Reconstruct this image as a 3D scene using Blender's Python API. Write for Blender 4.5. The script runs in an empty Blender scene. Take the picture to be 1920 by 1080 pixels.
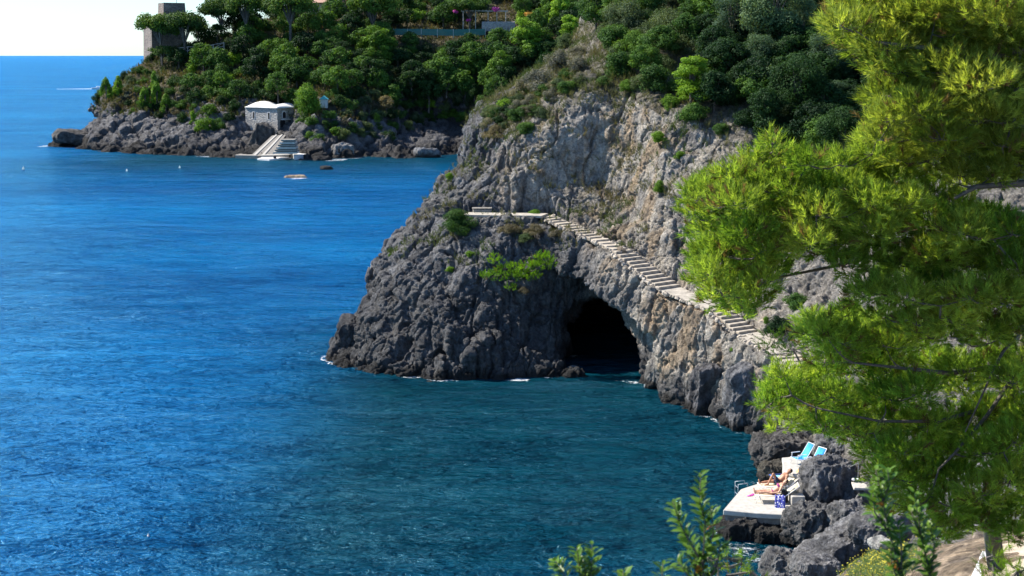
import bpy, math, random
import numpy as np
from mathutils import Vector, Matrix
from mathutils.bvhtree import BVHTree
C = bpy.context.scene.collection
R = math.radians
# ------------------------------------------------------------------ camera, sky, sun, exposure
FPX = 2667.0; PITCH = math.atan(436/FPX); CAMZ = 19.0
cd = bpy.data.cameras.new('camera'); cam = bpy.data.objects.new('camera', cd); C.objects.link(cam)
cam.location = (0, 0, CAMZ); cam.rotation_euler = (math.pi/2-PITCH, 0, 0)
cd.sensor_width = 36; cd.lens = 36*FPX/1920; cd.clip_end = 120000; cd.clip_start = .1
cd.dof.use_dof = True; cd.dof.focus_distance = 55; cd.dof.aperture_fstop = 7.5
bpy.context.scene.camera = cam
SUN_EL, SUN_A = 44, 19          # elevation; degrees ahead of due left
w = bpy.data.worlds.new('World'); bpy.context.scene.world = w; w.use_nodes = True
sky = w.node_tree.nodes.new('ShaderNodeTexSky'); sky.sky_type = 'NISHITA'; sky.sun_disc = False
sky.sun_elevation = R(SUN_EL); sky.sun_rotation = R(-(90-SUN_A)); sky.dust_density = .3; sky.air_density = 1.0; sky.ozone_density = 1.6
bg = w.node_tree.nodes['Background']; bg.inputs[1].default_value = .084
wt_ = w.node_tree; hs = wt_.nodes.new('ShaderNodeMix'); hs.data_type = 'RGBA'; hs.blend_type = 'MULTIPLY'; hs.inputs[7].default_value = (.80, 1.02, 1.27, 1)
hs.inputs[0].default_value = 1; wt_.links.new(sky.outputs[0], hs.inputs[6]); wt_.links.new(hs.outputs[2], bg.inputs[0])
sl = bpy.data.lights.new('sun', 'SUN'); sl.energy = 5; sl.angle = R(.53); sl.color = (1, .93, .82)
so = bpy.data.objects.new('sun', sl); C.objects.link(so)
SUNV = Vector((-math.cos(R(SUN_EL))*math.cos(R(SUN_A)), math.cos(R(SUN_EL))*math.sin(R(SUN_A)), math.sin(R(SUN_EL))))
so.rotation_euler = SUNV.to_track_quat('Z', 'Y').to_euler(); so.location = (-40, 40, 80)
vs = bpy.context.scene.view_settings; vs.view_transform = 'Standard'; vs.look = 'None'; vs.exposure = 1.0; vs.gamma = 1

# ------------------------------------------------------------------ helpers
cp_, sp_ = math.cos(PITCH), math.sin(PITCH)
def P(px, py, Y):
    "the world point seen at this place of the picture at depth Y"
    u = (px-960)/FPX; v = (540-py)/FPX; t = Y/(cp_+v*sp_)
    return Vector((u*t, Y, CAMZ+(-sp_+v*cp_)*t))
def Pz(px, py, z):
    u = (px-960)/FPX; v = (540-py)/FPX; t = (z-CAMZ)/(-sp_+v*cp_)
    return Vector((u*t, (cp_+v*sp_)*t, z))
rng = np.random.RandomState(7); rnd = random.Random(11)
_perm = np.random.RandomState(3).permutation(256).astype(np.int32); _perm = np.concatenate([_perm, _perm, _perm])
_g = np.random.RandomState(5).normal(size=(256, 3)); _g = (_g/np.linalg.norm(_g, axis=1)[:, None]).astype(np.float32)*1.5
def pn(p):
    "gradient noise on an (n,3) array, about -1..1"
    n = len(p); out = np.empty(n, np.float32)
    for s in range(0, n, 400000):
        q = p[s:s+400000]; f = np.floor(q); i = f.astype(np.int64) & 255; d = (q-f).astype(np.float32)
        u = d*d*d*(d*(d*6-15)+10); r = 0
        for a in (0, 1):
            A = _perm[i[:, 0]+a]; wa = u[:, 0] if a else 1-u[:, 0]
            for b in (0, 1):
                B = _perm[A+i[:, 1]+b]; wb = u[:, 1] if b else 1-u[:, 1]
                for c in (0, 1):
                    G = _g[_perm[B+i[:, 2]+c]]; wc = u[:, 2] if c else 1-u[:, 2]
                    r = r + wa*wb*wc*(G[:, 0]*(d[:, 0]-a)+G[:, 1]*(d[:, 1]-b)+G[:, 2]*(d[:, 2]-c))
        out[s:s+400000] = r
    return out
def fbm(p, s, oct=3, off=0.):
    s = np.array(s, np.float64); r = 0; a = 1
    for o in range(oct): r = r+a*pn(p*s*(2.03**o)+off+o*17.3); a *= .5
    return r
def ridged(p, s, oct=2, off=0.):
    s = np.array(s, np.float64); r = 0; a = 1
    for o in range(oct): r = r+a*(1-2*np.abs(pn(p*s*(2.1**o)+off+o*31.7))); a *= .5
    return r
def worley(p, seed=0):
    "blocky cells: returns a random value per cell and the distance to the nearest cell border"
    n = len(p); F1 = np.full(n, 9., np.float32); F2 = np.full(n, 9., np.float32); rv = np.zeros(n, np.float32); ip = np.floor(p).astype(np.int64); fp_ = (p-ip).astype(np.float32)
    for a in (-1, 0, 1):
        for b in (-1, 0, 1):
            for c in (-1, 0, 1):
                k = _perm[_perm[_perm[(ip[:, 0]+a) & 255]+((ip[:, 1]+b) & 255)]+((ip[:, 2]+c+seed) & 255)]
                o = _g[k]*.26+.5; d = np.sqrt((a+o[:, 0]-fp_[:, 0])**2+(b+o[:, 1]-fp_[:, 1])**2+(c+o[:, 2]-fp_[:, 2])**2)
                m = d < F1; F2 = np.where(m, F1, np.minimum(F2, d)); rv = np.where(m, k/255., rv); F1 = np.where(m, d, F1)
    return rv, F2-F1
def blocky(v, s, seed, wob=.35):
    q = v*np.array(s)+np.stack([fbm(v, np.array(s)*.8, 2, seed+k*9.) for k in range(3)], 1)*wob
    r_, e_ = worley(q, seed); return (r_-.5)-(1-ss(0, .13, e_))*.55
def ss(a, b, x):
    t = np.clip((x-a)/(b-a), 0, 1); return t*t*(3-2*t)
def rbf(pts, vals):
    pts = np.array(pts, float); vals = np.array(vals, float); n = len(pts)
    d = np.linalg.norm(pts[:, None]-pts[None], axis=2)
    A = np.zeros((n+3, n+3)); A[:n, :n] = d-np.eye(n)*.15; A[:n, n] = 1; A[:n, n+1:] = pts; A[n, :n] = 1; A[n+1:, :n] = pts.T
    c = np.linalg.solve(A, np.concatenate([vals, np.zeros(3)]))
    def f(q):
        r = c[n]+q@c[n+1:]
        for k in range(n): r = r+c[k]*np.hypot(q[:, 0]-pts[k, 0], q[:, 1]-pts[k, 1])
        return r
    return f
def surface_nets(F, org, h):
    s = F > 0; nx, ny, nz = F.shape
    c = np.zeros((nx-1, ny-1, nz-1), np.int8)
    O = [(a, b, d) for a in (0, 1) for b in (0, 1) for d in (0, 1)]
    sl_ = lambda o, M: M[o[0]:nx-1+o[0], o[1]:ny-1+o[1], o[2]:nz-1+o[2]]
    for o in O: c += sl_(o, s)
    mix = (c > 0) & (c < 8); I = np.argwhere(mix); idx = np.full(mix.shape, -1, np.int32); idx[mix] = np.arange(len(I))
    pos = np.zeros((len(I), 3)); cnt = np.zeros(len(I))
    for o in O:
        for ax in range(3):
            if o[ax]: continue
            q = list(o); q[ax] = 1
            fa = F[I[:, 0]+o[0], I[:, 1]+o[1], I[:, 2]+o[2]]; fb = F[I[:, 0]+q[0], I[:, 1]+q[1], I[:, 2]+q[2]]
            m = (fa > 0) != (fb > 0); t = np.where(m, fa/np.where(m, fa-fb, 1), 0)
            e = np.array(o, float)[None].repeat(len(I), 0); e[:, ax] = t
            pos += e*m[:, None]; cnt += m
    V = (I+pos/cnt[:, None])*h+np.array(org)
    Q = []
    ch = s[:-1, 1:-1, 1:-1] != s[1:, 1:-1, 1:-1]; E = np.argwhere(ch)+[0, 1, 1]
    def add(E, offs, ins):
        q = np.stack([idx[E[:, 0]+a, E[:, 1]+b, E[:, 2]+d] for a, b, d in offs], 1)
        q[~ins] = q[~ins][:, ::-1]; Q.append(q)
    add(E, [(0, -1, -1), (0, 0, -1), (0, 0, 0), (0, -1, 0)], s[E[:, 0], E[:, 1], E[:, 2]])
    ch = s[1:-1, :-1, 1:-1] != s[1:-1, 1:, 1:-1]; E = np.argwhere(ch)+[1, 0, 1]
    add(E, [(-1, 0, -1), (-1, 0, 0), (0, 0, 0), (0, 0, -1)], s[E[:, 0], E[:, 1], E[:, 2]])
    ch = s[1:-1, 1:-1, :-1] != s[1:-1, 1:-1, 1:]; E = np.argwhere(ch)+[1, 1, 0]
    add(E, [(-1, -1, 0), (0, -1, 0), (0, 0, 0), (-1, 0, 0)], s[E[:, 0], E[:, 1], E[:, 2]])
    return V, np.concatenate(Q)
def mesh_np(name, V, F, smooth=True, col=None, sharp=None):
    "V (n,3), F (m,k) of one face size"
    me = bpy.data.meshes.new(name); k = F.shape[1]
    me.vertices.add(len(V)); me.vertices.foreach_set('co', np.ascontiguousarray(V, np.float32).ravel())
    me.loops.add(F.size); me.loops.foreach_set('vertex_index', np.ascontiguousarray(F, np.int32).ravel())
    me.polygons.add(len(F)); me.polygons.foreach_set('loop_start', np.arange(0, F.size, k, dtype=np.int32))
    me.polygons.foreach_set('use_smooth', np.full(len(F), smooth))
    me.update(calc_edges=True)
    if col is not None: setcol(me, col)
    return me
def setcol(me, col, name='tone'):
    a = me.color_attributes.new(name, 'FLOAT_COLOR', 'POINT')
    c = np.ones((len(me.vertices), 4), np.float32); c[:, :3] = col; a.data.foreach_set('color', c.ravel())
def tag(o, label=None, cat=None, group=None, kind=None):
    if label: o['label'] = label
    if cat: o['category'] = cat
    if group: o['group'] = group
    if kind: o['kind'] = kind
    return o
def link(name, me, mat=None, parent=None, loc=None):
    o = bpy.data.objects.new(name, me); C.objects.link(o)
    if mat is not None and me is not None:
        me.materials.clear(); me.materials.append(mat)
    if parent: o.parent = parent
    if loc is not None: o.location = loc
    return o
def empty(name, loc=(0, 0, 0), rz=0, **k):
    o = bpy.data.objects.new(name, None); C.objects.link(o); o.location = loc; o.rotation_euler = (0, 0, rz); o.empty_display_size = .2
    return tag(o, **k)
class MB:
    "collects simple solids into one mesh"
    def __init__(s): s.v = []; s.f = []
    def add(s, vs, fs):
        n = len(s.v); s.v += [tuple(v) for v in vs]; s.f += [tuple(i+n for i in f) for f in fs]; return s
    def box(s, c, d, rz=0, M=None, j=0):
        x, y, z = d[0]/2, d[1]/2, d[2]/2; v = []
        for a in (-1, 1):
            for b in (-1, 1):
                for e in (-1, 1): v.append(Vector((a*x+rnd.uniform(-j, j), b*y+rnd.uniform(-j, j), e*z+rnd.uniform(-j, j))))
        m = M if M is not None else Matrix.Rotation(rz, 3, 'Z')
        return s.add([m@q+Vector(c) for q in v], [(0, 1, 3, 2), (4, 6, 7, 5), (0, 4, 5, 1), (2, 3, 7, 6), (0, 2, 6, 4), (1, 5, 7, 3)])
    def tube(s, pts, r, n=8, cap=True):
        pts = [Vector(p) for p in pts]; rs = r if isinstance(r, (list, tuple)) else [r]*len(pts); up = Vector((.13, .21, 1)); V = []; 
        for i, p in enumerate(pts):
            t = (pts[min(i+1, len(pts)-1)]-pts[max(i-1, 0)]).normalized(); a = t.cross(up)
            if a.length < 1e-3: a = t.cross(Vector((1, 0, 0)))
            a.normalize(); b = t.cross(a)
            for k in range(n):
                an = 2*math.pi*k/n; V.append(p+(a*math.cos(an)+b*math.sin(an))*rs[i])
        f = [(i*n+k, i*n+(k+1) % n, (i+1)*n+(k+1) % n, (i+1)*n+k) for i in range(len(pts)-1) for k in range(n)]
        if cap: f += [tuple(range(n))[::-1], tuple((len(pts)-1)*n+k for k in range(n))]
        return s.add(V, f)
    def prism(s, poly, z0, z1):
        n = len(poly); zz = z0 if isinstance(z0, (list, tuple)) else [z0]*n; zt = z1 if isinstance(z1, (list, tuple)) else [z1]*n
        V = [(p[0], p[1], zz[i]) for i, p in enumerate(poly)]+[(p[0], p[1], zt[i]) for i, p in enumerate(poly)]
        return s.add(V, [tuple(range(n))[::-1], tuple(range(n, 2*n))]+[(i, (i+1) % n, n+(i+1) % n, n+i) for i in range(n)])
    def mesh(s, name):
        me = bpy.data.meshes.new(name); me.from_pydata(s.v, [], s.f); me.update(); return me
    def build(s, name, mat, parent=None, loc=None, bevel=0, smooth=False):
        me = s.mesh(name)
        if bevel:
            import bmesh
            b = bmesh.new(); b.from_mesh(me); bmesh.ops.recalc_face_normals(b, faces=b.faces)
            bmesh.ops.bevel(b, geom=list(b.edges), offset=bevel, segments=1, affect='EDGES', profile=.5); b.to_mesh(me); b.free()
        else:
            import bmesh
            b = bmesh.new(); b.from_mesh(me); bmesh.ops.recalc_face_normals(b, faces=b.faces); b.to_mesh(me); b.free()
        if smooth: me.polygons.foreach_set('use_smooth', np.full(len(me.polygons), True))
        return link(name, me, mat, parent, loc)
# ------------------------------------------------------------------ materials
class NT:
    def __init__(s, name):
        s.m = bpy.data.materials.new(name); s.m.use_nodes = True; s.t = s.m.node_tree; s.n = s.t.nodes; s.b = s.n['Principled BSDF']; s.out = s.n['Material Output']
    def a(s, kind, **k):
        n = s.n.new('ShaderNode'+kind)
        for q, v in k.items():
            if hasattr(n, q): setattr(n, q, v)
            else: n.inputs[q].default_value = v
        return n
    def l(s, a, b): s.t.links.new(a, b); return s
    def co(s, scale=(1, 1, 1), rot=(0, 0, 0), kind='Object'):
        c = s.a('TexCoord'); m = s.a('Mapping'); m.inputs['Scale'].default_value = scale; m.inputs['Rotation'].default_value = rot
        s.l(c.outputs[kind], m.inputs[0]); return m.outputs[0]
    def noise(s, scale, detail=4, rough=.55, co=None, dist=0):
        n = s.a('TexNoise'); n.inputs['Scale'].default_value = scale; n.inputs['Detail'].default_value = detail; n.inputs['Roughness'].default_value = rough; n.inputs['Distortion'].default_value = dist
        if co is not None: s.l(co, n.inputs['Vector'])
        return n.outputs['Fac']
    def ramp(s, src, stops):
        r = s.a('ValToRGB'); e = r.color_ramp.elements
        while len(e) < len(stops): e.new(.5)
        for q, (p, c) in zip(e, stops):
            q.position = p; q.color = (*(c if hasattr(c, '__len__') else (c,)*3), 1)
        s.l(src, r.inputs[0]); return r.outputs[0]
    def mix(s, f, a, b, mode='MIX'):
        m = s.a('Mix'); m.data_type = 'RGBA'; m.blend_type = mode
        for v, i in ((f, 0), (a, 6), (b, 7)):
            if hasattr(v, 'links'): s.l(v, m.inputs[i])
            elif i == 0: m.inputs[0].default_value = v
            else: m.inputs[i].default_value = (*v, 1)
        return m.outputs[2]
    def math(s, op, a, b=0.):
        m = s.a('Math'); m.operation = op
        for v, i in ((a, 0), (b, 1)):
            if hasattr(v, 'links'): s.l(v, m.inputs[i])
            else: m.inputs[i].default_value = v
        return m.outputs[0]
    def bump(s, h, dist, strength=1, prev=None):
        b = s.a('Bump'); b.inputs['Distance'].default_value = dist; b.inputs['Strength'].default_value = strength; s.l(h, b.inputs['Height'])
        if prev is not None: s.l(prev, b.inputs['Normal'])
        return b.outputs[0]
def simple(name, col, rough=.6, var=.25, scale=8, bump=.0, metal=0):
    t = NT(name); c = t.co()
    n = t.noise(scale, 5, .6, c)
    t.l(t.mix(1, col, t.ramp(n, [(.3, 1-var), (.7, 1+var)]), 'MULTIPLY'), t.b.inputs['Base Color'])
    t.b.inputs['Roughness'].default_value = rough; t.b.inputs['Metallic'].default_value = metal
    if bump: t.l(t.bump(t.noise(scale*3, 5, .6, c), bump), t.b.inputs['Normal'])
    return t.m
def rock_mat(name, fine=1.):
    t = NT(name); c = t.co()
    a = t.a('VertexColor'); a.layer_name = 'tone'
    n1 = t.noise(1.3*fine, 8, .62, c); n2 = t.noise(7*fine, 6, .65, c); n3 = t.noise(.9*fine, 5, .6, t.co((1.6, 1.6, .22)), .6)
    k = t.mix(1, a.outputs[0], t.ramp(n1, [(.30, .50), (.5, 1.0), (.72, 1.45)]), 'MULTIPLY')
    k = t.mix(1, k, t.ramp(n2, [(.34, .55), (.5, 1.0), (.68, 1.25)]), 'MULTIPLY')
    k = t.mix(.75, k, t.ramp(n3, [(.36, (.45, .47, .52)), (.52, (1, 1, 1)), (.7, (1.15, 1.1, 1.0))]), 'MULTIPLY')
    t.l(k, t.b.inputs['Base Color']); t.b.inputs['Roughness'].default_value = .85; t.b.inputs['Specular IOR Level'].default_value = .3
    vo = t.a('TexVoronoi'); vo.feature = 'DISTANCE_TO_EDGE'; vo.inputs['Scale'].default_value = 1.1*fine
    vc = t.co((1, 1, .55)); nn = t.a('TexNoise'); nn.inputs['Scale'].default_value = 1.6*fine; nn.inputs['Detail'].default_value = 4
    nn.inputs['Roughness'].default_value = .6; t.l(vc, nn.inputs['Vector']); mm = t.a('VectorMath'); mm.operation = 'ADD'; t.l(vc, mm.inputs[0]); t.l(nn.outputs['Color'], mm.inputs[1]); t.l(mm.outputs[0], vo.inputs['Vector'])
    crack = t.ramp(vo.outputs['Distance'], [(0, 0), (.09, 1)])
    b = t.bump(crack, .16/fine, .8); b = t.bump(n2, .22/fine, 1, b)
    b = t.bump(t.noise(28*fine, 4, .6, c), .035/fine, 1, b)
    t.l(b, t.b.inputs['Normal']); return t.m
def leaf_mat(name, var=.35, trans=.35, gloss=.5):
    t = NT(name); a = t.a('VertexColor'); a.layer_name = 'tone'; oi = t.a('ObjectInfo')
    k = t.mix(1, a.outputs[0], t.ramp(oi.outputs['Random'], [(0, (1-var, 1-var*.9, 1-var*.6)), (.5, (1, 1, 1)), (1, (1+var*1.1, 1+var*.8, 1))]), 'MULTIPLY')
    t.l(k, t.b.inputs['Base Color']); t.b.inputs['Roughness'].default_value = gloss; t.b.inputs['Specular IOR Level'].default_value = .12
    tr = t.a('BsdfTranslucent'); t.l(t.mix(1, k, (1.5, 1.45, .6), 'MULTIPLY'), tr.inputs[0])
    ms = t.a('MixShader'); ms.inputs[0].default_value = trans; t.l(t.b.outputs[0], ms.inputs[1]); t.l(tr.outputs[0], ms.inputs[2]); t.l(ms.outputs[0], t.out.inputs[0])
    return t.m
M_rock = rock_mat('limestone'); M_rockfar = rock_mat('limestone_far', .55)
M_leaf = leaf_mat('leaves', .35, .28, .65); M_needle = leaf_mat('pine_needles', .12, .58, .5)
M_bark = simple('bark', (.10, .085, .07), .9, .4, 12, .01)
# ------------------------------------------------------------------ the near cliff
PATH = [P(862, 404, 91.8), P(1022, 404, 90.2), P(1118, 446, 86.0), P(1162, 468, 83.4), P(1256, 540, 80.0), P(1345, 576, 76.7), P(1402, 624, 74.6), P(1432, 640, 73.0), P(1470, 664, 70.6), P(1512, 692, 68.6), P(1600, 742, 62.0), P(1690, 800, 56.0)]
PW = [1.15, 1.1, .6, .8, .85, .85, .8, .85, .7, .7, .7, .7]
def wl(px, py): q = Pz(px, py, 0); return (px, py, q.y)
tab = [wl(700, 697), wl(780, 703), wl(860, 708), wl(950, 705), wl(1040, 702), wl(1120, 705), wl(1190, 712), wl(1215, 716), wl(1250, 733), wl(1290, 756), wl(1330, 772), wl(1370, 806), wl(1435, 812),
 (660, 650, 88.5), (655, 600, 89.5), (700, 600, 87.6), (780, 620, 85.6), (880, 620, 84.7), (980, 620, 85.2), (1040, 600, 85.9), (1100, 600, 86.3), (1168, 600, 85.6), (1190, 600, 82.6), (1230, 620, 81.4), (1250, 600, 80.8), (1300, 640, 78.7), (1350, 680, 76.6), (1400, 700, 73.8), (1440, 730, 71.2),
 (1300, 590, 79.2), (1300, 700, 78.4), (1345, 730, 74.9), (1400, 770, 71.6),
 (725, 530, 89.7), (790, 530, 87.4), (870, 520, 86.2), (960, 520, 86.4), (1040, 520, 87.0), (1100, 500, 87.6), (1125, 480, 87.2), (1150, 500, 84.4), (1180, 520, 83.2), (1215, 545, 81.9),
 (790, 450, 90.6), (860, 450, 88.7), (940, 440, 88.4), (1020, 440, 88.4), (1080, 450, 87.6), (1110, 470, 86.3),
 (850, 395, 92.6), (920, 390, 91.9), (1010, 392, 91.2), (1080, 410, 90.2), (1130, 430, 88.0), (1180, 450, 85.6), (1230, 490, 82.8), (1290, 520, 80.2), (1350, 550, 78), (1410, 590, 75.6), (1460, 630, 72.8), (1520, 660, 69.6), (1600, 700, 64.2), (1690, 760, 58),
 (860, 350, 94.4), (930, 340, 93.1), (1000, 340, 92.3), (1060, 340, 92.5), (1120, 350, 92.3), (1170, 370, 91.4), (1195, 370, 88.0), (1230, 380, 86.2), (1270, 420, 83.8), (1320, 470, 81.6), (1400, 500, 80.2), (1480, 540, 77), (1560, 560, 73), (1680, 600, 66),
 (900, 260, 97), (960, 250, 94.8), (1030, 240, 93.2), (1070, 250, 93.0), (1130, 260, 93.0), (1178, 270, 92.6), (1212, 280, 89.6), (1250, 290, 87.8), (1300, 300, 86.9), (1360, 310, 86.2), (1420, 310, 85.4), (1500, 320, 84.5), (1600, 360, 80), (1750, 400, 72),
 (950, 190, 100.5), (1010, 160, 98.4), (1060, 160, 95.6), (1110, 160, 94.4), (1165, 190, 93.8), (1215, 200, 90.8), (1300, 210, 90), (1400, 220, 89), (1500, 220, 88), (1650, 240, 88), (1800, 240, 83),
 (1060, 90, 105), (1110, 60, 105), (1180, 80, 103), (1300, 80, 101), (1450, 80, 99), (1650, 80, 96), (1850, 80, 92),
 (1110, 0, 113), (1200, -20, 114), (1350, -20, 112), (1550, -20, 109), (1900, -20, 101), (1200, -120, 124), (1500, -120, 120), (1900, -120, 112)]
tw = [P(a, b, c) for a, b, c in tab]
YF = rbf([(q.x, q.z) for q in tw], [q.y for q in tw])
SIL = [(627, 668, 89), (629, 640, 90.0), (640, 600, 90.5), (668, 583, 91), (692, 550, 92), (706, 512, 92.5), (730, 462, 93), (768, 436, 93.5), (800, 388, 95), (845, 335, 97), (880, 305, 99), (884, 235, 101), (905, 192, 103), (955, 168, 105), (1020, 125, 108), (1075, 70, 112), (1096, 30, 115), (1122, 0, 117), (1150, -60, 119)]
sw = [P(*s) for s in SIL]; sz = [q.z for q in sw]; sx = [q.x for q in sw]; sy = [q.y for q in sw]
h = .17; X0, X1, Y0, Y1, Z0, Z1 = -14, 37, 54, 122, -1.6, 29
gx = np.arange(X0, X1, h); gy = np.arange(Y0, Y1, h); gz = np.arange(Z0, Z1, h)
XX, ZZ = np.meshgrid(gx, gz, indexing='ij')
yf = YF(np.stack([XX.ravel(), ZZ.ravel()], 1)).reshape(XX.shape).astype(np.float32)
F = (gy[None, :, None]-yf[:, None, :]).astype(np.float32)
F = np.clip(F, -8, 8)
SX = np.interp(gz, sz, sx); SY = np.interp(gz, sz, sy)
xl = SX[None, :]+np.abs(gy[:, None]-SY[None, :])*.33
L = ((gx[:, None, None]-xl[None])*.94).astype(np.float32)
k_ = .5; F = -np.logaddexp(-F/k_, -L/k_).astype(np.float32)*k_; del L
# ground stays below the sea floor edge and a sloping top
def near_noise(q):
    n = fbm(q, (.16, .16, .12), 3)*1.15
    n += ridged(q, (.42, .42, .16), 2, 9.)*.50
    n += ridged(q+fbm(q, .5, 1, 3.)[:, None]*.5, (1.15, 1.15, .45), 2, 4.)*.24
    n += np.maximum(0, fbm(q, (.5, .5, .3), 2, 71.))*.5
    return n-.35
band = np.abs(F) < 2.6; I = np.argwhere(band); q = np.stack([gx[I[:, 0]], gy[I[:, 1]], gz[I[:, 2]]], 1)
nz = near_noise(q)
# calmer on the smooth wall above the steps
sm = ss(-1, 3, q[:, 0])*ss(9, 11, q[:, 2])*(1-ss(7.5, 9.5, q[:, 0]))
F[band] += nz*(1-.6*sm)
# cave: deep hall plus the alcove above it
def ell(c, r, q): return 1-np.sqrt((((q-np.array(c))/np.array(r))**2).sum(1))
cc = P(1142, 690, 87.5)
G = F; i0 = [int((a-b)/h) for a, b in zip((cc.x-8, 80, -1.6), (X0, Y0, Z0))]; i1 = [int((a-b)/h) for a, b in zip((cc.x+8, 106, 10), (X0, Y0, Z0))]
sub = np.stack(np.meshgrid(gx[i0[0]:i1[0]], gy[i0[1]:i1[1]], gz[max(i0[2], 0):i1[2]], indexing='ij'), -1); shp = sub.shape[:3]; sq = sub.reshape(-1, 3)
wob = fbm(sq, .45, 2, 55.)*.55
e = np.maximum(ell((cc.x+.05, 89.5, .1), (2.95, 9.5, 4.2), sq)*2.6, ell((cc.x+.1, 96, 1.0), (4.2, 8, 4.2), sq)*3)
e = np.maximum(e, ell((cc.x-1.1, 85.6, 3.0), (2.3, 3.0, 4.9), sq)*2.0)+wob*1.1
Fs = F[i0[0]:i1[0], i0[1]:i1[1], max(i0[2], 0):i1[2]]
F[i0[0]:i1[0], i0[1]:i1[1], max(i0[2], 0):i1[2]] = np.minimum(Fs, -e.reshape(shp))
# small dark hollow beside the steps, and the notch with the bench
def carve(c, r):
    c = np.array(c); r = np.array(r); a = [max(0, int((c[k]-r[k]*1.4-(X0, Y0, Z0)[k])/h)) for k in range(3)]; b = [int((c[k]+r[k]*1.4-(X0, Y0, Z0)[k])/h) for k in range(3)]
    s_ = np.stack(np.meshgrid(gx[a[0]:b[0]], gy[a[1]:b[1]], gz[a[2]:b[2]], indexing='ij'), -1); sh = s_.shape[:3]
    e_ = ell(c, r, s_.reshape(-1, 3)).reshape(sh)*min(r); v = F[a[0]:b[0], a[1]:b[1], a[2]:b[2]]; F[a[0]:b[0], a[1]:b[1], a[2]:b[2]] = np.minimum(v, -e_)
# ledge for the path: for every (x,y) column near the centre line
XY = np.stack(np.meshgrid(gx, gy, indexing='ij'), -1); best = np.full(XY.shape[:2], 1e9); pz = np.zeros(XY.shape[:2]); pw = np.ones(XY.shape[:2])
for k in range(len(PATH)-1):
    a = np.array(PATH[k][:2]); b = np.array(PATH[k+1][:2]); ab = b-a; t = np.clip(((XY-a)@ab)/(ab@ab), 0, 1)
    d = np.linalg.norm(XY-(a+t[..., None]*ab), axis=2); m = d < best
    best[m] = d[m]; pz[m] = (PATH[k].z+(PATH[k+1].z-PATH[k].z)*t)[m]; pw[m] = (PW[k]+(PW[k+1]-PW[k])*t)[m]
J = np.argwhere(best < 3.0)
jit = fbm(np.stack([gx[J[:, 0]], gy[J[:, 1]], np.zeros(len(J))], 1), .9, 2, 12.)*.18
for (i, j), jn in zip(J, jit):
    d = best[i, j]; z_ = pz[i, j]-.16; wdt = pw[i, j]+jn*.6
    col = F[i, j]
    # air above the walkway, opening upwards a little
    air = np.minimum((wdt+.12*np.clip(gz-z_, 0, 1.6))-d, gz-z_); air = np.where(gz > z_+3.0, -9, air)
    col = np.minimum(col, -air)
    # rock below it
    xx_ = gx[i]; dp_ = 2.2+5*min(1, max(0, (xx_-8.0)/.5)); sup = np.minimum((wdt+.25+(.35 if xx_ < 8 else .22)*np.clip(z_-gz, 0, 7))-d, np.minimum(z_-gz, gz-(z_-dp_)))
    F[i, j] = np.maximum(col, sup)
carve(P(1411, 583, 76.6), (.5, 1.6, .42))
F[0] = -1; F[-1] = -1; F[:, -1] = -1; F[:, :, -1] = -1; F[:, 0] = -1
V, Q = surface_nets(F, (X0, Y0, Z0), h)
FZ0 = F[:, :, int((0-Z0)/h)].copy(); del F
me = mesh_np('cliff', V, Q); tmp = link('tmp', me)
BV_near = BVHTree.FromPolygons([tuple(v) for v in V.tolist()], Q.tolist())
sd = tmp.modifiers.new('s', 'SUBSURF'); sd.levels = 1; sd.render_levels = 1
me2 = bpy.data.meshes.new_from_object(tmp.evaluated_get(bpy.context.evaluated_depsgraph_get())); bpy.data.objects.remove(tmp)
def arrays(me):
    v = np.empty(len(me.vertices)*3, np.float32); me.vertices.foreach_get('co', v); n = np.empty_like(v); me.vertices.foreach_get('normal', n)
    return v.reshape(-1, 3).astype(np.float64), n.reshape(-1, 3)
v, n = arrays(me2)
nb = P(1090, 660, 84); 
d = ridged(v+fbm(v, 1.2, 1, 7.)[:, None]*.25, (2.6, 2.6, 1.3), 2, 2.)*.075+ridged(v, (6, 6, 3.6), 1, 5.)*.03
dx = np.sqrt(((v[:, None, :2]-np.array([p[:2] for p in PATH])[None])**2).sum(2)).min(1) if False else 0
d += (blocky(v, (.62, .62, .24), 3)*.34+blocky(v, (1.9, 1.9, .9), 8)*.12)*(1-.7*ss(8.5, 10, v[:, 2])*ss(-1, 3, v[:, 0]))
vw = v+np.stack([fbm(v, (.5, .5, .35), 2, 80.+k_*5) for k_ in range(3)], 1)*.5
d -= .34*ss(.955, 1., 1-np.abs(pn(vw*np.array((.42, .42, .085))+7)))+.17*ss(.93, 1., 1-np.abs(pn(vw*np.array((1.1, 1.1, .26))+19)))+.13*ss(.94, 1., 1-np.abs(pn(vw*np.array((.35, .35, .9))+31)))
v2 = v+n*d[:, None]; me2.vertices.foreach_set('co', v2.astype(np.float32).ravel())
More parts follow.
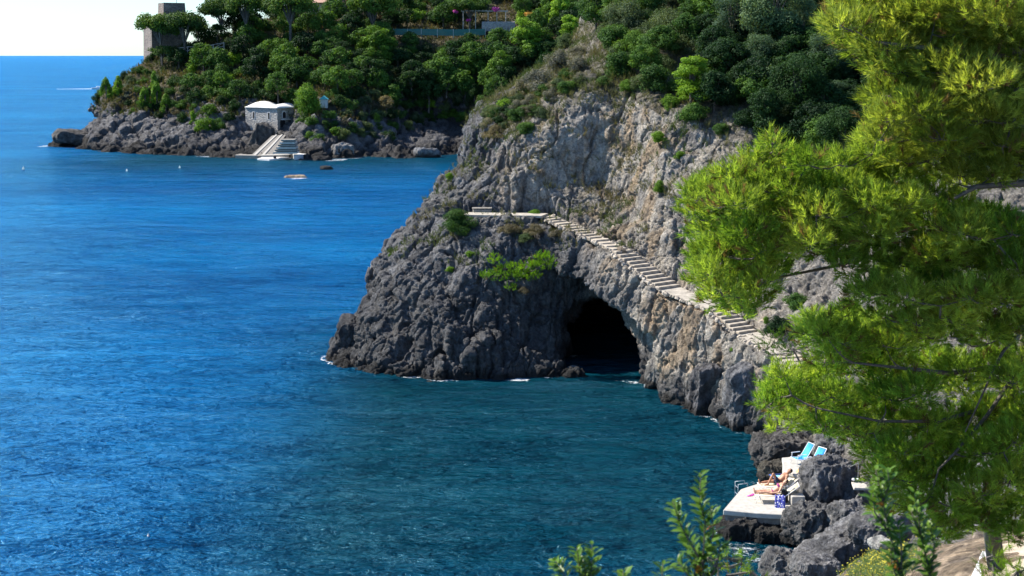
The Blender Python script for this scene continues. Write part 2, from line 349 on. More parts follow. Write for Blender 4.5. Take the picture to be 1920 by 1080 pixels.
# colour of the stone, with the shade of the lower promontory painted in
def rock_tone(v, n):
    big = fbm(v, .14, 3, 40.); mid = fbm(v, (.7, .7, .25), 3, 60.); N = len(v)
    grey = np.array((.215, .213, .218)); pale = np.array((.52, .47, .40)); och = np.array((.44, .31, .185)); dark = np.array((.098, .097, .098)); wet = np.array((.035, .034, .033))
    x, y, z = v.T
    c = grey[None]+0*v
    # pale, ochre stained stone: pillar right of the cave and the wall above the steps
    pal = ss(4.5, 7.5, x+z*.12+big*1.5)*ss(.6, 2.4, z+big*1.2); pal = np.maximum(pal, ss(8.8, 10.2, z)*ss(-3, 2, x)*.95)
    pal *= 1-.5*ss(12, 17, x); c = c*(1-pal[:, None])+pale*pal[:, None]
    o = ss(.08, .55, mid+big*.6)*pal*.7*(1-.75*ss(11, 15, x)); c = c*(1-o[:, None])+och*o[:, None]
    g = ss(.1, .5, -mid)*.5; c = c*(1-g[:, None])+grey*g[:, None]
    dk = (1-ss(2.5, 7.5, z+mid*2))*(1-pal)*.75; c = c*(1-dk[:, None])+dark*dk[:, None]  # low grey face darkened: the promontory's shade put into the stone colour
    wt = 1-ss(.15, .75, z+mid*.35); c = c*(1-wt[:, None])+wet*wt[:, None]
    top = ss(.5, .8, n[:, 2]+mid*.3)*ss(5, 9, z)*(.35+.65*ss(13, 17, z)); so_ = np.array((.13, .125, .09)); c = c*(1-.8*top[:, None])+so_*.8*top[:, None]
    return c
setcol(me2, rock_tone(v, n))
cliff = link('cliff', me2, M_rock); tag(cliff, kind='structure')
# ------------------------------------------------------------------ the far headland
h2 = .62; A0, A1, B0, B1, D0, D1 = -112, 62, 258, 420, -2.5, 52
fx = np.arange(A0, A1, h2); fy = np.arange(B0, B1, h2); fz = np.arange(D0, D1, h2)
tab = [wl(150, 274), wl(200, 281), wl(260, 286), wl(330, 289), wl(420, 292), wl(480, 295), wl(560, 296), wl(640, 298), wl(730, 298), wl(800, 297), wl(880, 296), (1000, 296, 264), (1200, 296, 262),
 (190, 240, 299), (220, 200, 304), (260, 230, 296), (300, 240, 292), (300, 200, 303), (360, 240, 288), (400, 200, 300), (430, 240, 288),
 (462, 248, 290), (505, 250, 291), (540, 250, 288), (462, 198, 294), (505, 190, 296), (545, 195, 293),
 (575, 250, 278), (620, 250, 279), (660, 230, 283), (700, 240, 286), (760, 235, 298), (820, 235, 305), (870, 235, 308), (700, 272, 281), (780, 275, 284), (860, 275, 290), (1000, 250, 275),
 (600, 205, 284), (650, 190, 290), (740, 190, 296), (820, 190, 302), (880, 190, 304), (1050, 190, 285),
 (240, 150, 318), (320, 150, 312), (400, 150, 309), (480, 150, 307), (560, 150, 303), (660, 140, 303), (760, 130, 308), (880, 130, 307), (1050, 130, 300),
 (300, 105, 330), (380, 95, 328), (450, 90, 323), (550, 85, 320), (650, 75, 322), (750, 68, 325), (850, 66, 326), (1000, 60, 322),
 (420, 40, 342), (500, 40, 340), (600, 30, 342), (700, 40, 335), (800, 35, 333), (950, 35, 331), (1100, 20, 330),
 (500, 0, 358), (600, -20, 366), (750, -20, 358), (900, -20, 350), (1100, -20, 346), (600, -80, 400), (900, -80, 390), (1100, -80, 385)]
tw = [P(a, b, c) for a, b, c in tab]; YF2 = rbf([(q.x, q.z) for q in tw], [q.y for q in tw])
XX, ZZ = np.meshgrid(fx, fz, indexing='ij'); y2 = YF2(np.stack([XX.ravel(), ZZ.ravel()], 1)).reshape(XX.shape)
F = np.clip(fy[None, :, None]-y2[:, None, :], -20, 20).astype(np.float32)*.8
SIL = [(105, 272, 304), (118, 255, 304), (160, 236, 304), (176, 225, 306), (180, 200, 312), (188, 165, 316), (205, 140, 320), (240, 118, 326), (262, 104, 330)]
sw = [P(*s) for s in SIL]; SX = np.interp(fz, [q.z for q in sw], [q.x for q in sw]); SY = np.interp(fz, [q.z for q in sw], [q.y for q in sw])
SX = SX+np.clip(fz-sw[-1].z, 0, 99)*2.2
L = ((fx[:, None, None]-(SX[None]+np.abs(fy[:, None]-SY[None])*.5)[None])*.9).astype(np.float32)
F = -np.logaddexp(-F/1., -L/1.).astype(np.float32)
ztop = np.interp(fx, [P(250, 0, 330).x, P(345, 0, 330).x, P(430, 0, 330).x, P(500, 0, 330).x, P(620, 0, 340).x], [P(262, 104, 330).z, P(345, 96, 330).z+.3, P(430, 70, 335).z, P(500, 30, 340).z, 44])
F = np.minimum(F, (ztop[:, None, None]-fz[None, None, :])*.9).astype(np.float32)
band = np.abs(F) < 5; I = np.argwhere(band); q = np.stack([fx[I[:, 0]], fy[I[:, 1]], fz[I[:, 2]]], 1)
amp = 1.2*(1-ss(9, 16, q[:, 2]))+.35
F[band] += (fbm(q, (.055, .055, .05), 2)*1.6+(ridged(q, (.13, .13, .07), 2, 9.)*1.3+ridged(q, (.4, .4, .2), 2, 4.)*.5)*amp-.3)
F[0] = -1; F[-1] = -1; F[:, -1] = -1; F[:, 0] = -1; F[:, :, -1] = -1
V, Q = surface_nets(F, (A0, B0, D0), h2); FZ1 = F[:, :, int((0-D0)/h2)].copy(); del F
BV_far = BVHTree.FromPolygons([tuple(v) for v in V.tolist()], Q.tolist())
me = mesh_np('headland', V, Q); tmp = link('tmp', me); sd = tmp.modifiers.new('s', 'SUBSURF'); sd.levels = 1
me2 = bpy.data.meshes.new_from_object(tmp.evaluated_get(bpy.context.evaluated_depsgraph_get())); bpy.data.objects.remove(tmp)
v, n = arrays(me2)
v2 = v+n*(ridged(v, (.9, .9, .5), 2, 2.)*.3+(blocky(v, (.21, .21, .12), 5)*1.5+blocky(v, (.6, .6, .35), 6)*.6)*(1-.8*ss(9, 13, v[:, 2])))[:, None]; me2.vertices.foreach_set('co', v2.astype(np.float32).ravel())
mid = fbm(v, (.16, .16, .08), 3, 60.); x, y, z = v.T
c = np.array((.185, .18, .182))+0*v; dk = np.maximum(ss(-.1, .45, mid)*.8, .75*ss(-32, -24, x)*ss(284, 289, y)*(1-ss(30, 40, y-270))); c = c*(1-dk[:, None])+np.array((.075, .072, .074))*dk[:, None]  # second mask paints the shade of the far cove as darker stone
wt = 1-ss(.6, 2.2, z+mid*1.2); c = c*(1-wt[:, None])+np.array((.035, .033, .032))*wt[:, None]
gr = ss(7.5, 11, z+mid*3)*ss(.1, .45, n[:, 2]+mid*.3); soil = np.array((.115, .095, .05))+ss(0, .5, fbm(v, .2, 2, 8.))[:, None]*np.array((-.09, -.05, -.03)); c = c*(1-gr[:, None])+soil*gr[:, None]
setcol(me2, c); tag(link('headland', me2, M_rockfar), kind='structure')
# ------------------------------------------------------------------ the shore slope in front, under the pines
tabs = [(14, 50, -.4), (13, 55, -.6), (12.6, 60, -.6), (13.5, 65, -.5), (16, 70, 2.5), (20, 74, 4), (30, 76, 5), (12, 47, -1.2), (10, 43, 1.8), (10.0, 40, 3.9), (9.2, 37, 5.1), (8.4, 33, 6.6), (11.4, 44, 2.6), (9.0, 45, -.6), (11, 36, 5.9), (10, 32, 7.4), (9, 28, 8.7), (8.6, 30, 8.1), (8.2, 25, 9.3), (6.6, 30, 4.0), (3, 28, 1), (2, 36, -2), (6, 40, -2), (7.4, 44, -2), (6.6, 37, -.5),
 (15, 52, 1.3), (16.5, 56, 2.0), (17, 61, 2.6), (19, 50, 3.0), (21, 58, 3.6), (14, 46, 1.6), (14.5, 40, 4.2), (12.5, 34, 7.6), (13, 30, 8.6), (12, 26, 9.2), (18, 42, 5.6), (24, 50, 6), (20, 34, 8.2), (17, 29, 8.6), (30, 60, 8), (35, 50, 10), (32, 38, 10), (30, 25, 11), (10, 18, 8), (20, 15, 9.5), (4, 14, 4), (0, 10, 3), (-3, 20, -1.5), (-6, 10, 0), (35, 10, 12), (6, 5, 12), (0, 0, 15), (-6, 0, 10), (12, 0, 15.5), (36, 0, 16)]
ZS = rbf([(a/3, b/3) for a, b, c in tabs], [c for a, b, c in tabs])
def slope_z(x, y):
    v = np.array([[x, y, 0.]]); return float(slope_zs(v)[0])
def slope_zs(v):
    p = v.copy(); p[:, 2] = 0
    near = 1-ss(34, 42, v[:, 1])*1.
    a = .12+.88*ss(34, 42, v[:, 1])
    return ZS(v[:, :2]/3)+a*(ridged(p, .35, 3, 21.)*.5+fbm(p, .15, 2, 2.)*.6)-.2
gx2 = np.arange(-8, 38, .14); gy2 = np.arange(-2, 78, .14)
A, B = np.meshgrid(gx2, gy2, indexing='ij'); v = np.stack([A.ravel(), B.ravel(), 0*A.ravel()], 1)
v[:, 2] = slope_zs(v); p = v.copy()
v[:, 2] += ss(34, 40, v[:, 1])*(ridged(p*np.array((1, 1, 0)), (1.3, 1.3, 1), 3, 6.)*.14)+fbm(p, 2.5, 2)*.02
nx, ny = A.shape; ii = np.arange(nx*ny).reshape(nx, ny)
Q = np.stack([ii[:-1, :-1], ii[1:, :-1], ii[1:, 1:], ii[:-1, 1:]], -1).reshape(-1, 4)
mid = fbm(v, .5, 3, 60.); z = v[:, 2]
c = np.array((.27, .265, .27))+0*v; wt = 1-ss(.2, 1.0, z+mid*.4); c = c*(1-wt[:, None])+np.array((.05, .048, .047))*wt[:, None]
so_ = (1-ss(38, 42, v[:, 1]+mid*3))*ss(2.6, 4.0, z+mid); c = c*(1-so_[:, None])+np.array((.50, .38, .26))*so_[:, None]
me = mesh_np('shore_slope', v, Q, col=c); tag(link('ground', me, M_rock), kind='structure')
# ------------------------------------------------------------------ walkway and steps on the cliff
M_conc = simple('pale_concrete', (.43, .405, .36), .85, .22, 5, .012)
M_step = simple('step_stone', (.345, .30, .24), .85, .45, 3, .012)
M_old = simple('weathered_concrete', (.22, .205, .18), .9, .4, 4, .03)
M_path = simple('weathered_path', (.37, .335, .28), .9, .4, 3, .015)
def perp(a, b): d = Vector((b.x-a.x, b.y-a.y, 0)).normalized(); return Vector((d.y, -d.x, 0))
def slab(name, pts, ws, mat=M_path, th=.16, lift=.0):
    m = MB(); n = len(pts); up = []; lo = []
    for i, p in enumerate(pts):
        s = perp(pts[max(0, i-1)], pts[min(n-1, i+1)]); 
        for sg in (-1, 1): up.append(p+s*ws[i]*sg+Vector((0, 0, lift)))
    V = up+[u-Vector((0, 0, th)) for u in up]; f = []; N = 2*n
    for i in range(n-1):
        a = 2*i; f += [(a, a+1, a+3, a+2), (N+a, N+a+2, N+a+3, N+a+1), (a, a+2, N+a+2, N+a), (a+1, N+a+1, N+a+3, a+3)]
    f += [(0, N, N+1, 1), (N-2, N-1, 2*N-1, 2*N-2)]
    return m.add(V, f).build(name, mat, bevel=.02)
def sub(pts, n, j=.06):
    out = []
    for a, b in zip(pts[:-1], pts[1:]):
        for i in range(n): q = a.lerp(b, i/n); out.append(q+Vector((rnd.uniform(-j, j), rnd.uniform(-j, j), rnd.uniform(-.01, .01))))
    return out+[pts[-1]]
tag(slab('path', sub([P(872, 403, 91.2), PATH[1]+Vector((0, -.35, 0))], 6), [.72]*7, lift=.10), kind='structure')
tag(slab('path', sub([PATH[4], PATH[5]], 6), [.78, .8, .75, .72, .7, .68, .7]), kind='structure')
tag(slab('path', sub([PATH[6], PATH[7], P(1468, 662, 70.8)], 4), [.72, .75, .9, .85, .8, .7, .7, .6, .6]), kind='structure')
def flight(a, b, n, w0, label, w1=None):
    e = empty('stone_staircase', b, label=label, cat='staircase', group='stair flights on the cliff path'); w1 = w1 or w0
    d = (b-a); run = Vector((d.x, d.y, 0)).length/n; ang = math.atan2(d.y, d.x)
    for k in range(n):
        c = a+d*((k+.5)/n); top = a.z+d.z*(k+.15)/n; wd = (w0+(w1-w0)*k/n)*2*rnd.uniform(.86, 1.06)
        m = MB().box((0, 0, 0), (run*1.12, wd, .20+abs(d.z)/n*.3), j=.012)
        me_o = m.build('step', M_step, e, bevel=.018); me_o.location = c+Vector((0, 0, top-c.z-.12))-b; me_o.rotation_euler = (rnd.uniform(-.015, .015), rnd.uniform(-.01, .02), ang+rnd.uniform(-.04, .04))
    return e
flight(PATH[1], PATH[2], 10, .52, 'topmost narrow flight of stone steps below the level walkway, running down to the cave arch')
flight(PATH[2], PATH[3], 4, .5, 'short flight of four stone steps directly over the top of the cave arch')
flight(PATH[3], PATH[4], 11, .66, 'long flight of eleven pale stone steps widening down the bare cliff right of the cave', .82)
flight(PATH[5], PATH[6], 7, .72, 'flight of seven stone steps below the sloping concrete ramp, left of the small dark hollow')
flight(P(1476, 664, 70.2), P(1514, 692, 68.2), 4, .7, 'lowest short flight of steps glimpsed between the pine branches')
b = empty('stone_bench', P(904, 400, 92.0), label='low stone bench wall at the left end of the level cliff walkway', cat='bench')
MB().box((0, 0, .12), (1.2, .42, .36), j=.04).build('seat_wall', M_old, b, bevel=.03); MB().box((0, 0, .33), (1.28, .46, .06), j=.03).build('seat', M_old, b, bevel=.015)

# rough edging stones where the steps meet the rock
ST = MB(); ico = [(0, 0, 1)]+[(math.cos(a)*.9, math.sin(a)*.9, .45) for a in (0, 1.26, 2.51, 3.77, 5.03)]+[(math.cos(a)*.9, math.sin(a)*.9, -.45) for a in (.63, 1.88, 3.14, 4.4, 5.65)]+[(0, 0, -1)]
icf = [(0, i+1, (i+1) % 5+1) for i in range(5)]+[(i+1, i+6, (i+1) % 5+1) for i in range(5)]+[((i+1) % 5+1, i+6, (i+1) % 5+6) for i in range(5)]+[(11, (i+1) % 5+6, i+6) for i in range(5)]
for i in range(1, 8):
    a, b = PATH[i], PATH[i+1]; s = perp(a, b); n_ = int((b-a).length/.13)
    for k in range(n_):
        for sg in (1, -1):
            if rnd.random() < .25: continue
            q = a.lerp(b, (k+rnd.random())/n_)+s*sg*(.5*(PW[i]+PW[i+1])-.02+rnd.uniform(-.05, .14))+Vector((0, 0, -.06)); r_ = rnd.uniform(.06, .17)
            if i < 3: q -= s*sg*.25
            M_ = Matrix.Rotation(rnd.uniform(0, 6), 3, 'Z')@Matrix.Rotation(rnd.uniform(0, 3), 3, 'X'); ST.add([q+M_@(Vector(c)*r_*rnd.uniform(.7, 1.25)) for c in ico], icf)
M_rubble = simple('rubble_stone', (.36, .31, .25), .9, .5, 3, .02); tag(ST.build('rubble_edging', M_rubble), kind='stuff')
# ------------------------------------------------------------------ boulders
import bmesh
BOULD = []
def boulder(px, py, Y, r, label, rot=0, tilt=0, tone=(.24, .235, .24), wet=.6, rough=1., seed=None, name='boulder', sub_=6, z=None):
    c = P(px, py, Y); seed = seed or (px*.37+py)
    if abs(c.z) < max(r)+.3: BOULD.append((c.x, c.y, max(r[0], r[1])*.85))
    bm = bmesh.new(); bmesh.ops.create_icosphere(bm, subdivisions=sub_, radius=1)
    v = np.array([q.co[:] for q in bm.verts]); F_ = np.array([[q.index for q in f.verts] for f in bm.faces]); bm.free()
    u = v.copy(); v = v*np.sign(1)*(1-.0*u)
    v = v/np.maximum(np.abs(v).max(1), .62)[:, None]*.82*.5+u*.5    # a little squarer than a ball
    v = v*np.array(r); Mx = np.array(Matrix.Rotation(rot, 3, 'Z')@Matrix.Rotation(tilt, 3, 'Y')); v = v@Mx.T; nn = u@Mx.T
    q = v+seed; R_ = min(r); k = 1/max(R_, .3)
    d = (fbm(q, .55*k, 2, 1.)*.30+ridged(q+fbm(q, 1.1*k, 1, 3)[:, None]*.25, (1.3*k, 1.3*k, .8*k), 3, 2.)*.15*rough)*R_
    d += (ridged(q, (4.2, 4.2, 2.8), 3, 9.)*.05+ridged(q, 13., 2, 3.)*.014)*rough*min(1, R_+.3)
    v = v+nn*(d-.30*R_)[:, None]
    z_ = v[:, 2]+c.z; mid = fbm(q, 1.6, 3, 8.); col = np.array(tone)*(1+mid[:, None]*.35)
    wt = (1-ss(wet*.3, wet, z_+mid*.3)) if wet > 0 else 0*z_; col = col*(1-wt[:, None])+np.array((.038, .035, .032))*wt[:, None]
    return tag(link(name, mesh_np(name, v, F_, col=col), M_rock, loc=c), label, 'rock')
G1 = (.29, .285, .285); DK = (.17, .165, .165)
boulder(1326, 738, 75.0, (1.35, 1.2, 2.0), 'dark rock buttress at the waterline directly below the seven steps', .3, .1, (.16, .155, .16), .8)
boulder(1396, 748, 71.8, (1.25, 1.3, 2.3), 'tall grey rock buttress at the waterline left of the pine branches', .1, -.1, (.25, .25, .26), .8)
boulder(1248, 690, 80.6, (1.2, .9, 1.6), 'smooth overhanging rock block at the foot of the cave pillar', .5, .2, (.36, .34, .31), .7)
boulder(1160, 487, 83.3, (.42, .6, .95), 'tan rock block standing at the outer edge of the steps above the cave', .2, .25, (.42, .34, .25), -9, .6)
boulder(1462, 847, 63.0, (1.6, 1.5, 1.05), 'large dark ribbed boulder behind the blue deck chairs, washed by the sea', .3, .12, (.155, .145, .135), .9)
boulder(1450, 888, 61.6, (.75, .8, .75), 'small dark boulder wedged against the left side of the upper concrete deck', 0, 0, (.14, .125, .10), .8)
boulder(1557, 908, 56.6, (1.08, 1.1, 1.28), 'big round pitted grey boulder right of the sunbathers', .2, 0, G1, -9, 1.5)
boulder(1582, 842, 59.5, (1.2, 1.2, .95), 'grey craggy boulder behind the pitted round one, right of the blue deck chairs', .5, .1, G1, -9, 1.3)
boulder(1560, 790, 64.5, (2.0, 1.4, 1.3), 'broad grey rock under the lowest pine branches, above the blue deck chairs', .2, .2, G1, -9, 1)
boulder(1385, 998, 54.9, (.95, 1.0, .75), 'wet black rock under the left corner of the sunbathing deck', .2, 0, (.11, .105, .10), 1.0)
boulder(1440, 1005, 54.6, (1.0, 1.1, .75), 'wet brown rock under the middle of the sunbathing deck', .2, 0, (.12, .11, .09), 1.0)
boulder(1512, 985, 53.7, (1.05, 1.0, .95), 'dark rugged boulder at the right corner of the sunbathing deck', .8, .1, (.19, .185, .18), .7, 1.3)
boulder(1592, 975, 52.8, (.85, .8, .8), 'grey boulder in front of the pitted round one, beside the leafy shoot', .4, 0, G1, -9, 1.2)
boulder(1557, 973, 54.3, (.36, .36, .3), 'small grey stone in the gap below the pitted round boulder', .4, 0, G1, -9)
boulder(1618, 935, 55.4, (.7, .9, .95), 'leaning grey rock below the thin metal handrail', .4, .5, G1, -9)
boulder(1585, 1018, 50.2, (2.3, 1.1, .6), 'long sloping grey rock slab at the bottom of the shore', .35, -.42, G1, -9, 1.1)
boulder(1648, 990, 49.6, (1.2, 1.0, .7), 'upper end rock of the sloping shore, just left of the pine trunk', .35, -.3, G1, -9, 1.1)
boulder(1470, 1062, 47.6, (.75, .8, .62), 'pointed grey rock standing in the foam at the bottom edge', .1, .2, (.24, .235, .23), .6, 1.2)
boulder(1530, 1068, 46.6, (.95, .8, .5), 'low grey rock at the bottom edge beside the yellow flowers', .1, .1, G1, -9, 1.)
boulder(1650, 1018, 40, (.34, .4, .2), 'white limestone block lying above the yellow flowers', .5, -.25, (.62, .60, .55), -9, .4)
boulder(740, 684, 86.0, (1.3, .9, .85), 'black wet rock knob at the waterline of the promontory left of the cave', 0, 0, (.11, .105, .105), 1.2)
boulder(668, 630, 89.2, (1.6, 1.3, 1.3), 'black blunt rock nose at the far left tip of the cave promontory', 0, .3, (.10, .098, .10), 1.2)
boulder(793, 700, 84.4, (.5, .35, .22), 'low rock awash in white foam at the foot of the promontory', 0, 0, (.2, .19, .18), .3)
boulder(612, 318, 240.5, (1.3, 1.0, .75), 'small black rock standing alone in the water off the boathouse', 0, 0, (.05, .05, .05), .9, sub_=4)
boulder(554, 332.5, 224.5, (1.9, 1.0, .42), 'flat brown reef rock awash in the bay off the slipway', 0, 0, (.42, .31, .20), -9, sub_=4)
boulder(490, 262, 280.5, (2.6, 2.0, 3.9), 'dark pointed rock outcrop in front of the boathouse wall', 0, .35, (.10, .095, .09), 1.5, sub_=5)
boulder(156, 262, 303, (7, 5, 2.0), 'dark low rock at the outermost tip of the far headland', .3, .2, (.11, .105, .10), 1.5, sub_=5)
boulder(590, 286, 271, (3.8, 3, 1.5), 'brownish shore rock right of the boathouse slipway', .3, 0, (.26, .23, .19), .9, sub_=5)
boulder(645, 284, 270, (2.6, 2.2, 1.8), 'pale rugged shore rock below the shrubs right of the slipway', .3, 0, (.24, .235, .23), .9, sub_=5)
boulder(800, 288, 270, (2.8, 2, 1.4), 'blue grey shaded rock at the back of the far cove', .3, 0, (.20, .205, .215), .9, sub_=5)

# ------------------------------------------------------------------ the bathing decks
def poly(pts, z): return [tuple(Pz(a, b, z)[:2]) for a, b in pts]
d = empty('sunbathing_deck', Pz(1430, 940, 0), label='white concrete deck over the water with two people sunbathing on it', cat='deck')
D0 = d.location
def local(pl): return [(a-D0.x, b-D0.y) for a, b in pl]
pl = local(poly([(1356, 956), (1420, 962), (1500, 966), (1520, 930), (1500, 893), (1470, 893), (1432, 903), (1389, 917)], 1.0))
MB().prism(pl, .78, 1.0).build('top_slab', M_conc, d, bevel=.025)
ce = np.mean(pl, 0); pl2 = [tuple(ce+(np.array(q)-ce)*.965) for q in pl]
MB().prism(pl2, .05, .778).build('side_wall', M_old, d)
MB().box((Pz(1462, 985, .3).x-D0.x, Pz(1462, 985, .3).y-D0.y, .3), (1.0, .7, .22), .1, j=.03).build('landing_step', M_step, d, bevel=.03)
q = Pz(1494, 945, 1.0); MB().box((q.x-D0.x, q.y-D0.y, 1.19), (.55, .5, .4), .05).build('seat_block', M_conc, d, bevel=.02)
d = empty('upper_deck', Pz(1490, 880, 0), label='small raised concrete deck carrying the blue deck chairs', cat='deck'); D0 = d.location
pl = local(poly([(1470, 883), (1512, 896), (1545, 880), (1535, 858), (1500, 855), (1466, 858)], 1.75)); MB().prism(pl, 1.6, 1.75).build('top_slab', M_conc, d, bevel=.02)
ce = np.mean(pl, 0); pl2 = [tuple(ce+(np.array(q)-ce)*.96) for q in pl]; MB().prism(pl2, .1, 1.598).build('side_wall', M_conc, d)
DZ = 1.0
M_blue = simple('blue_fabric', (.03, .33, .78), .7, .12, 4); M_cream = simple('cream_fabric', (.66, .58, .40), .8, .12, 4); M_white = simple('white_paint', (.78, .78, .78), .4, .05, 4)
M_dblue = simple('dark_blue_fabric', (.02, .06, .30), .7, .2, 4); M_lblue = simple('light_blue_fabric', (.22, .62, .85), .7, .12, 4); M_tan = simple('tan_board', (.66, .38, .13), .6, .2, 4); M_black = simple('black_cloth', (.012, .012, .016), .8, .2, 6); M_metal = simple('grey_metal', (.45, .46, .48), .4, .1, 5, metal=.7)
M_pink = simple('pink_plastic', (.72, .08, .45), .5, .1, 4)
def sheet(pts, w, th=.012, sag=0.02):
    "fabric stretched along a side profile (x,z), spanning y"
    m = MB(); n = len(pts); ys_ = [-w/2, -w/6, w/6, w/2]; V = []
    for s in (0, th):
        for x, z in pts:
            for y in ys_: V.append((x, y, z+s-(sag if abs(y) < w/3 else 0)))
    f = []; N = n*4
    for i in range(n-1):
        for j in range(3):
            a = i*4+j; f += [(a, a+4, a+5, a+1), (N+a, N+a+1, N+a+5, N+a+4)]
        f += [(i*4, N+i*4, N+i*4+4, i*4+4), (i*4+3, i*4+7, N+i*4+7, N+i*4+3)]
    f += [(j, j+1, N+j+1, N+j) for j in range(3)]+[(N-4+j, 2*N-4+j, 2*N-3+j, N-3+j) for j in range(3)]
    return m.add(V, f)
def lounger(name, loc, rz, label, fab, frame, back=(.62, .42), head=None):
    e = empty(name, loc, rz, label=label, cat='sun lounger', group='sun loungers on the deck')
    L0, zb, w = 1.22, .33, .6; bx, bz = back
    sheet([(0, zb+.03), (.1, zb-.01), (.5, zb-.03), (.9, zb-.02), (L0, zb)], w-.06).build('bed_fabric', fab, e, smooth=True)
    sheet([(L0+.02, zb), (L0+bx*.4, zb+bz*.37), (L0+bx, zb+bz)], w-.06).build('backrest', fab, e, smooth=True)
    m = MB()
    for s in (-1, 1): m.tube([(0, s*w/2, zb+.03), (L0, s*w/2, zb+.005), (L0+bx, s*w/2, zb+bz)], .016, 6)
    m.tube([(0, -w/2, zb+.03), (0, w/2, zb+.03)], .014, 6); m.tube([(L0+bx, -w/2, zb+bz), (L0+bx, w/2, zb+bz)], .014, 6); m.build('frame', frame, e, smooth=True)
    for x in (.14, 1.1):
        MB().tube([(x-.10, -w/2+.03, 0), (x+.03, -w/2+.03, zb), (x+.03, w/2-.03, zb), (x-.10, w/2-.03, 0)], .013, 6).build('leg', frame, e, smooth=True)
        MB().tube([(x+.16, -w/2+.05, 0), (x+.03, -w/2+.05, zb*.9), (x+.03, w/2-.05, zb*.9), (x+.16, w/2-.05, 0)], .011, 6).build('leg', frame, e, smooth=True)
    if head:
        m = MB(); c = Vector((L0+bx+head[0], 0, zb+bz+head[1])); Mx = Matrix.Rotation(-.75, 3, 'Y'); m.box(c, (.42, w-.05, .03), M=Mx); m.build('headboard', M_tan, e, bevel=.008)
        
        for yy in (-.06, .08): MB().tube([c+Mx@Vector((-.06, yy, .016)), c+Mx@Vector((-.06, yy, .024))], .03, 8).build('hole', M_black, e)
    return e
lA = Pz(1414, 940, DZ); lounger('sun_lounger', (lA.x, lA.y, DZ), R(-4), 'cream sun lounger nearest the deck edge with a sunbather lying flat', M_cream, M_white, (.55, .42))
lB = Pz(1424, 925, DZ); lounger('sun_lounger', (lB.x, lB.y, DZ), R(10), 'sun lounger with a tan headboard under the sunbather with raised knee', M_cream, M_white, (.5, .42), (.1, .16))
lC = Pz(1447, 909, DZ); lounger('sun_lounger', (lC.x, lC.y, DZ), R(14), 'empty light blue sun lounger behind the two sunbathers', M_lblue, M_dblue, (.5, .5))
def deck_chair(px, py, rz, label):
    p = Pz(px, py, 1.75); e = empty('deck_chair', p, rz, label=label, cat='deck chair', group='blue deck chairs on the upper deck'); w = .54; e.scale = (.86,)*3
    sheet([(-.38, .33), (-.1, .27), (.14, .28)], w-.05).build('seat', M_blue, e, smooth=True); sheet([(.15, .28), (.34, .52), (.62, .98)], w-.05).build('backrest', M_blue, e, smooth=True)
    for s in (-1, 1):
        m = MB().tube([(-.4, s*w/2, .34), (.14, s*w/2, .28)], .015, 6).tube([(.1, s*w/2, .24), (.34, s*w/2, .53), (.64, s*w/2, 1.0)], .02, 6); m.build('side_rail', M_white, e, smooth=True)
        MB().box((-.08, s*(w/2+.02), .55), (.5, .05, .025)).build('armrest', M_white, e, bevel=.006)
        MB().tube([(-.36, s*w/2, 0), (-.3, s*w/2, .54)], .013, 6).build('leg', M_white, e, smooth=True); MB().tube([(.3, s*w/2, 0), (-.2, s*w/2, .32)], .013, 6).build('leg', M_white, e, smooth=True)
    MB().tube([(.64, -w/2, 1.0), (.64, w/2, 1.0)], .014, 6).build('cross_bar', M_white, e); MB().tube([(-.4, -w/2, .34), (-.4, w/2, .34)], .014, 6).build('cross_bar', M_white, e)
deck_chair(1500, 870, R(22), 'left blue deck chair, the taller looking one, near the rear edge of the upper deck')
deck_chair(1524, 880, R(34), 'right blue deck chair, half hidden behind the grey boulder')
q = Pz(1471, 943, DZ); b = empty('beach_bag', (q.x, q.y, DZ), .3, label='black beach bag hanging at the head end of the cream lounger', cat='bag')
MB().box((0, 0, .27), (.24, .16, .5), j=.02).build('bag_body', M_black, b, bevel=.03); MB().tube([(-.08, 0, .5), (-.06, 0, .66), (.06, 0, .66), (.08, 0, .5)], .012, 6).build('handle', M_black, b, smooth=True)
def cloth(px, py, z, size, mat, label, rz=0, name='towel', drop=.25):
    q = Pz(px, py, z); n = 12; V = []; f = []
    for i in range(n+1):
        for j in range(n+1):
            x, y = i/n-.5, j/n-.5; V.append((x*size[0], y*size[1], -drop*max(0, y+.25)**1.2*2+.02*math.sin(x*17)+.012*math.sin(y*23+x*9)))
    for i in range(n):
        for j in range(n): a = i*(n+1)+j; f.append((a, a+1, a+n+2, a+n+1))
    o = MB().add(V, f).build(name, mat, smooth=True); o.location = q; o.rotation_euler = (0, 0, rz); sd = o.modifiers.new('s', 'SOLIDIFY'); sd.thickness = .012
    return tag(o, label, 'towel')
t = NT('patterned_towel'); vo = t.a('TexVoronoi'); vo.inputs['Scale'].default_value = 12; t.l(t.co(), vo.inputs[0]); t.l(t.ramp(vo.outputs['Distance'], [(.25, (.75, .75, .8)), (.4, (.05, .06, .32))]), t.b.inputs[0])
cloth(1463, 932, 1.42, (.42, .5), t.m, 'blue and white patterned towel hanging off the cream lounger backrest', R(170), drop=.5)
cloth(1466, 902, 1.36, (.9, .5), M_lblue, 'light blue towel spread on the empty lounger', R(14), drop=.06)
for k, (a, b_) in enumerate([(1406, 930), (1411, 928)]):
    q = Pz(a, b_, DZ); e = empty('flip_flop', (q.x, q.y, DZ+.002), .4+k*.5, label='pink flip flop on the deck by the foot of the cream lounger', cat='flip flop', group='pair of pink flip flops')
    MB().prism([(-.13, -.03), (-.05, -.045), (.08, -.05), (.13, -.02), (.13, .02), (.08, .05), (-.05, .04), (-.13, .03)], 0, .022).build('sole', M_pink, e, bevel=.004); MB().tube([(-.02, -.045, .02), (.06, 0, .055), (-.02, .045, .02)], .008, 6).build('strap', M_pink, e)
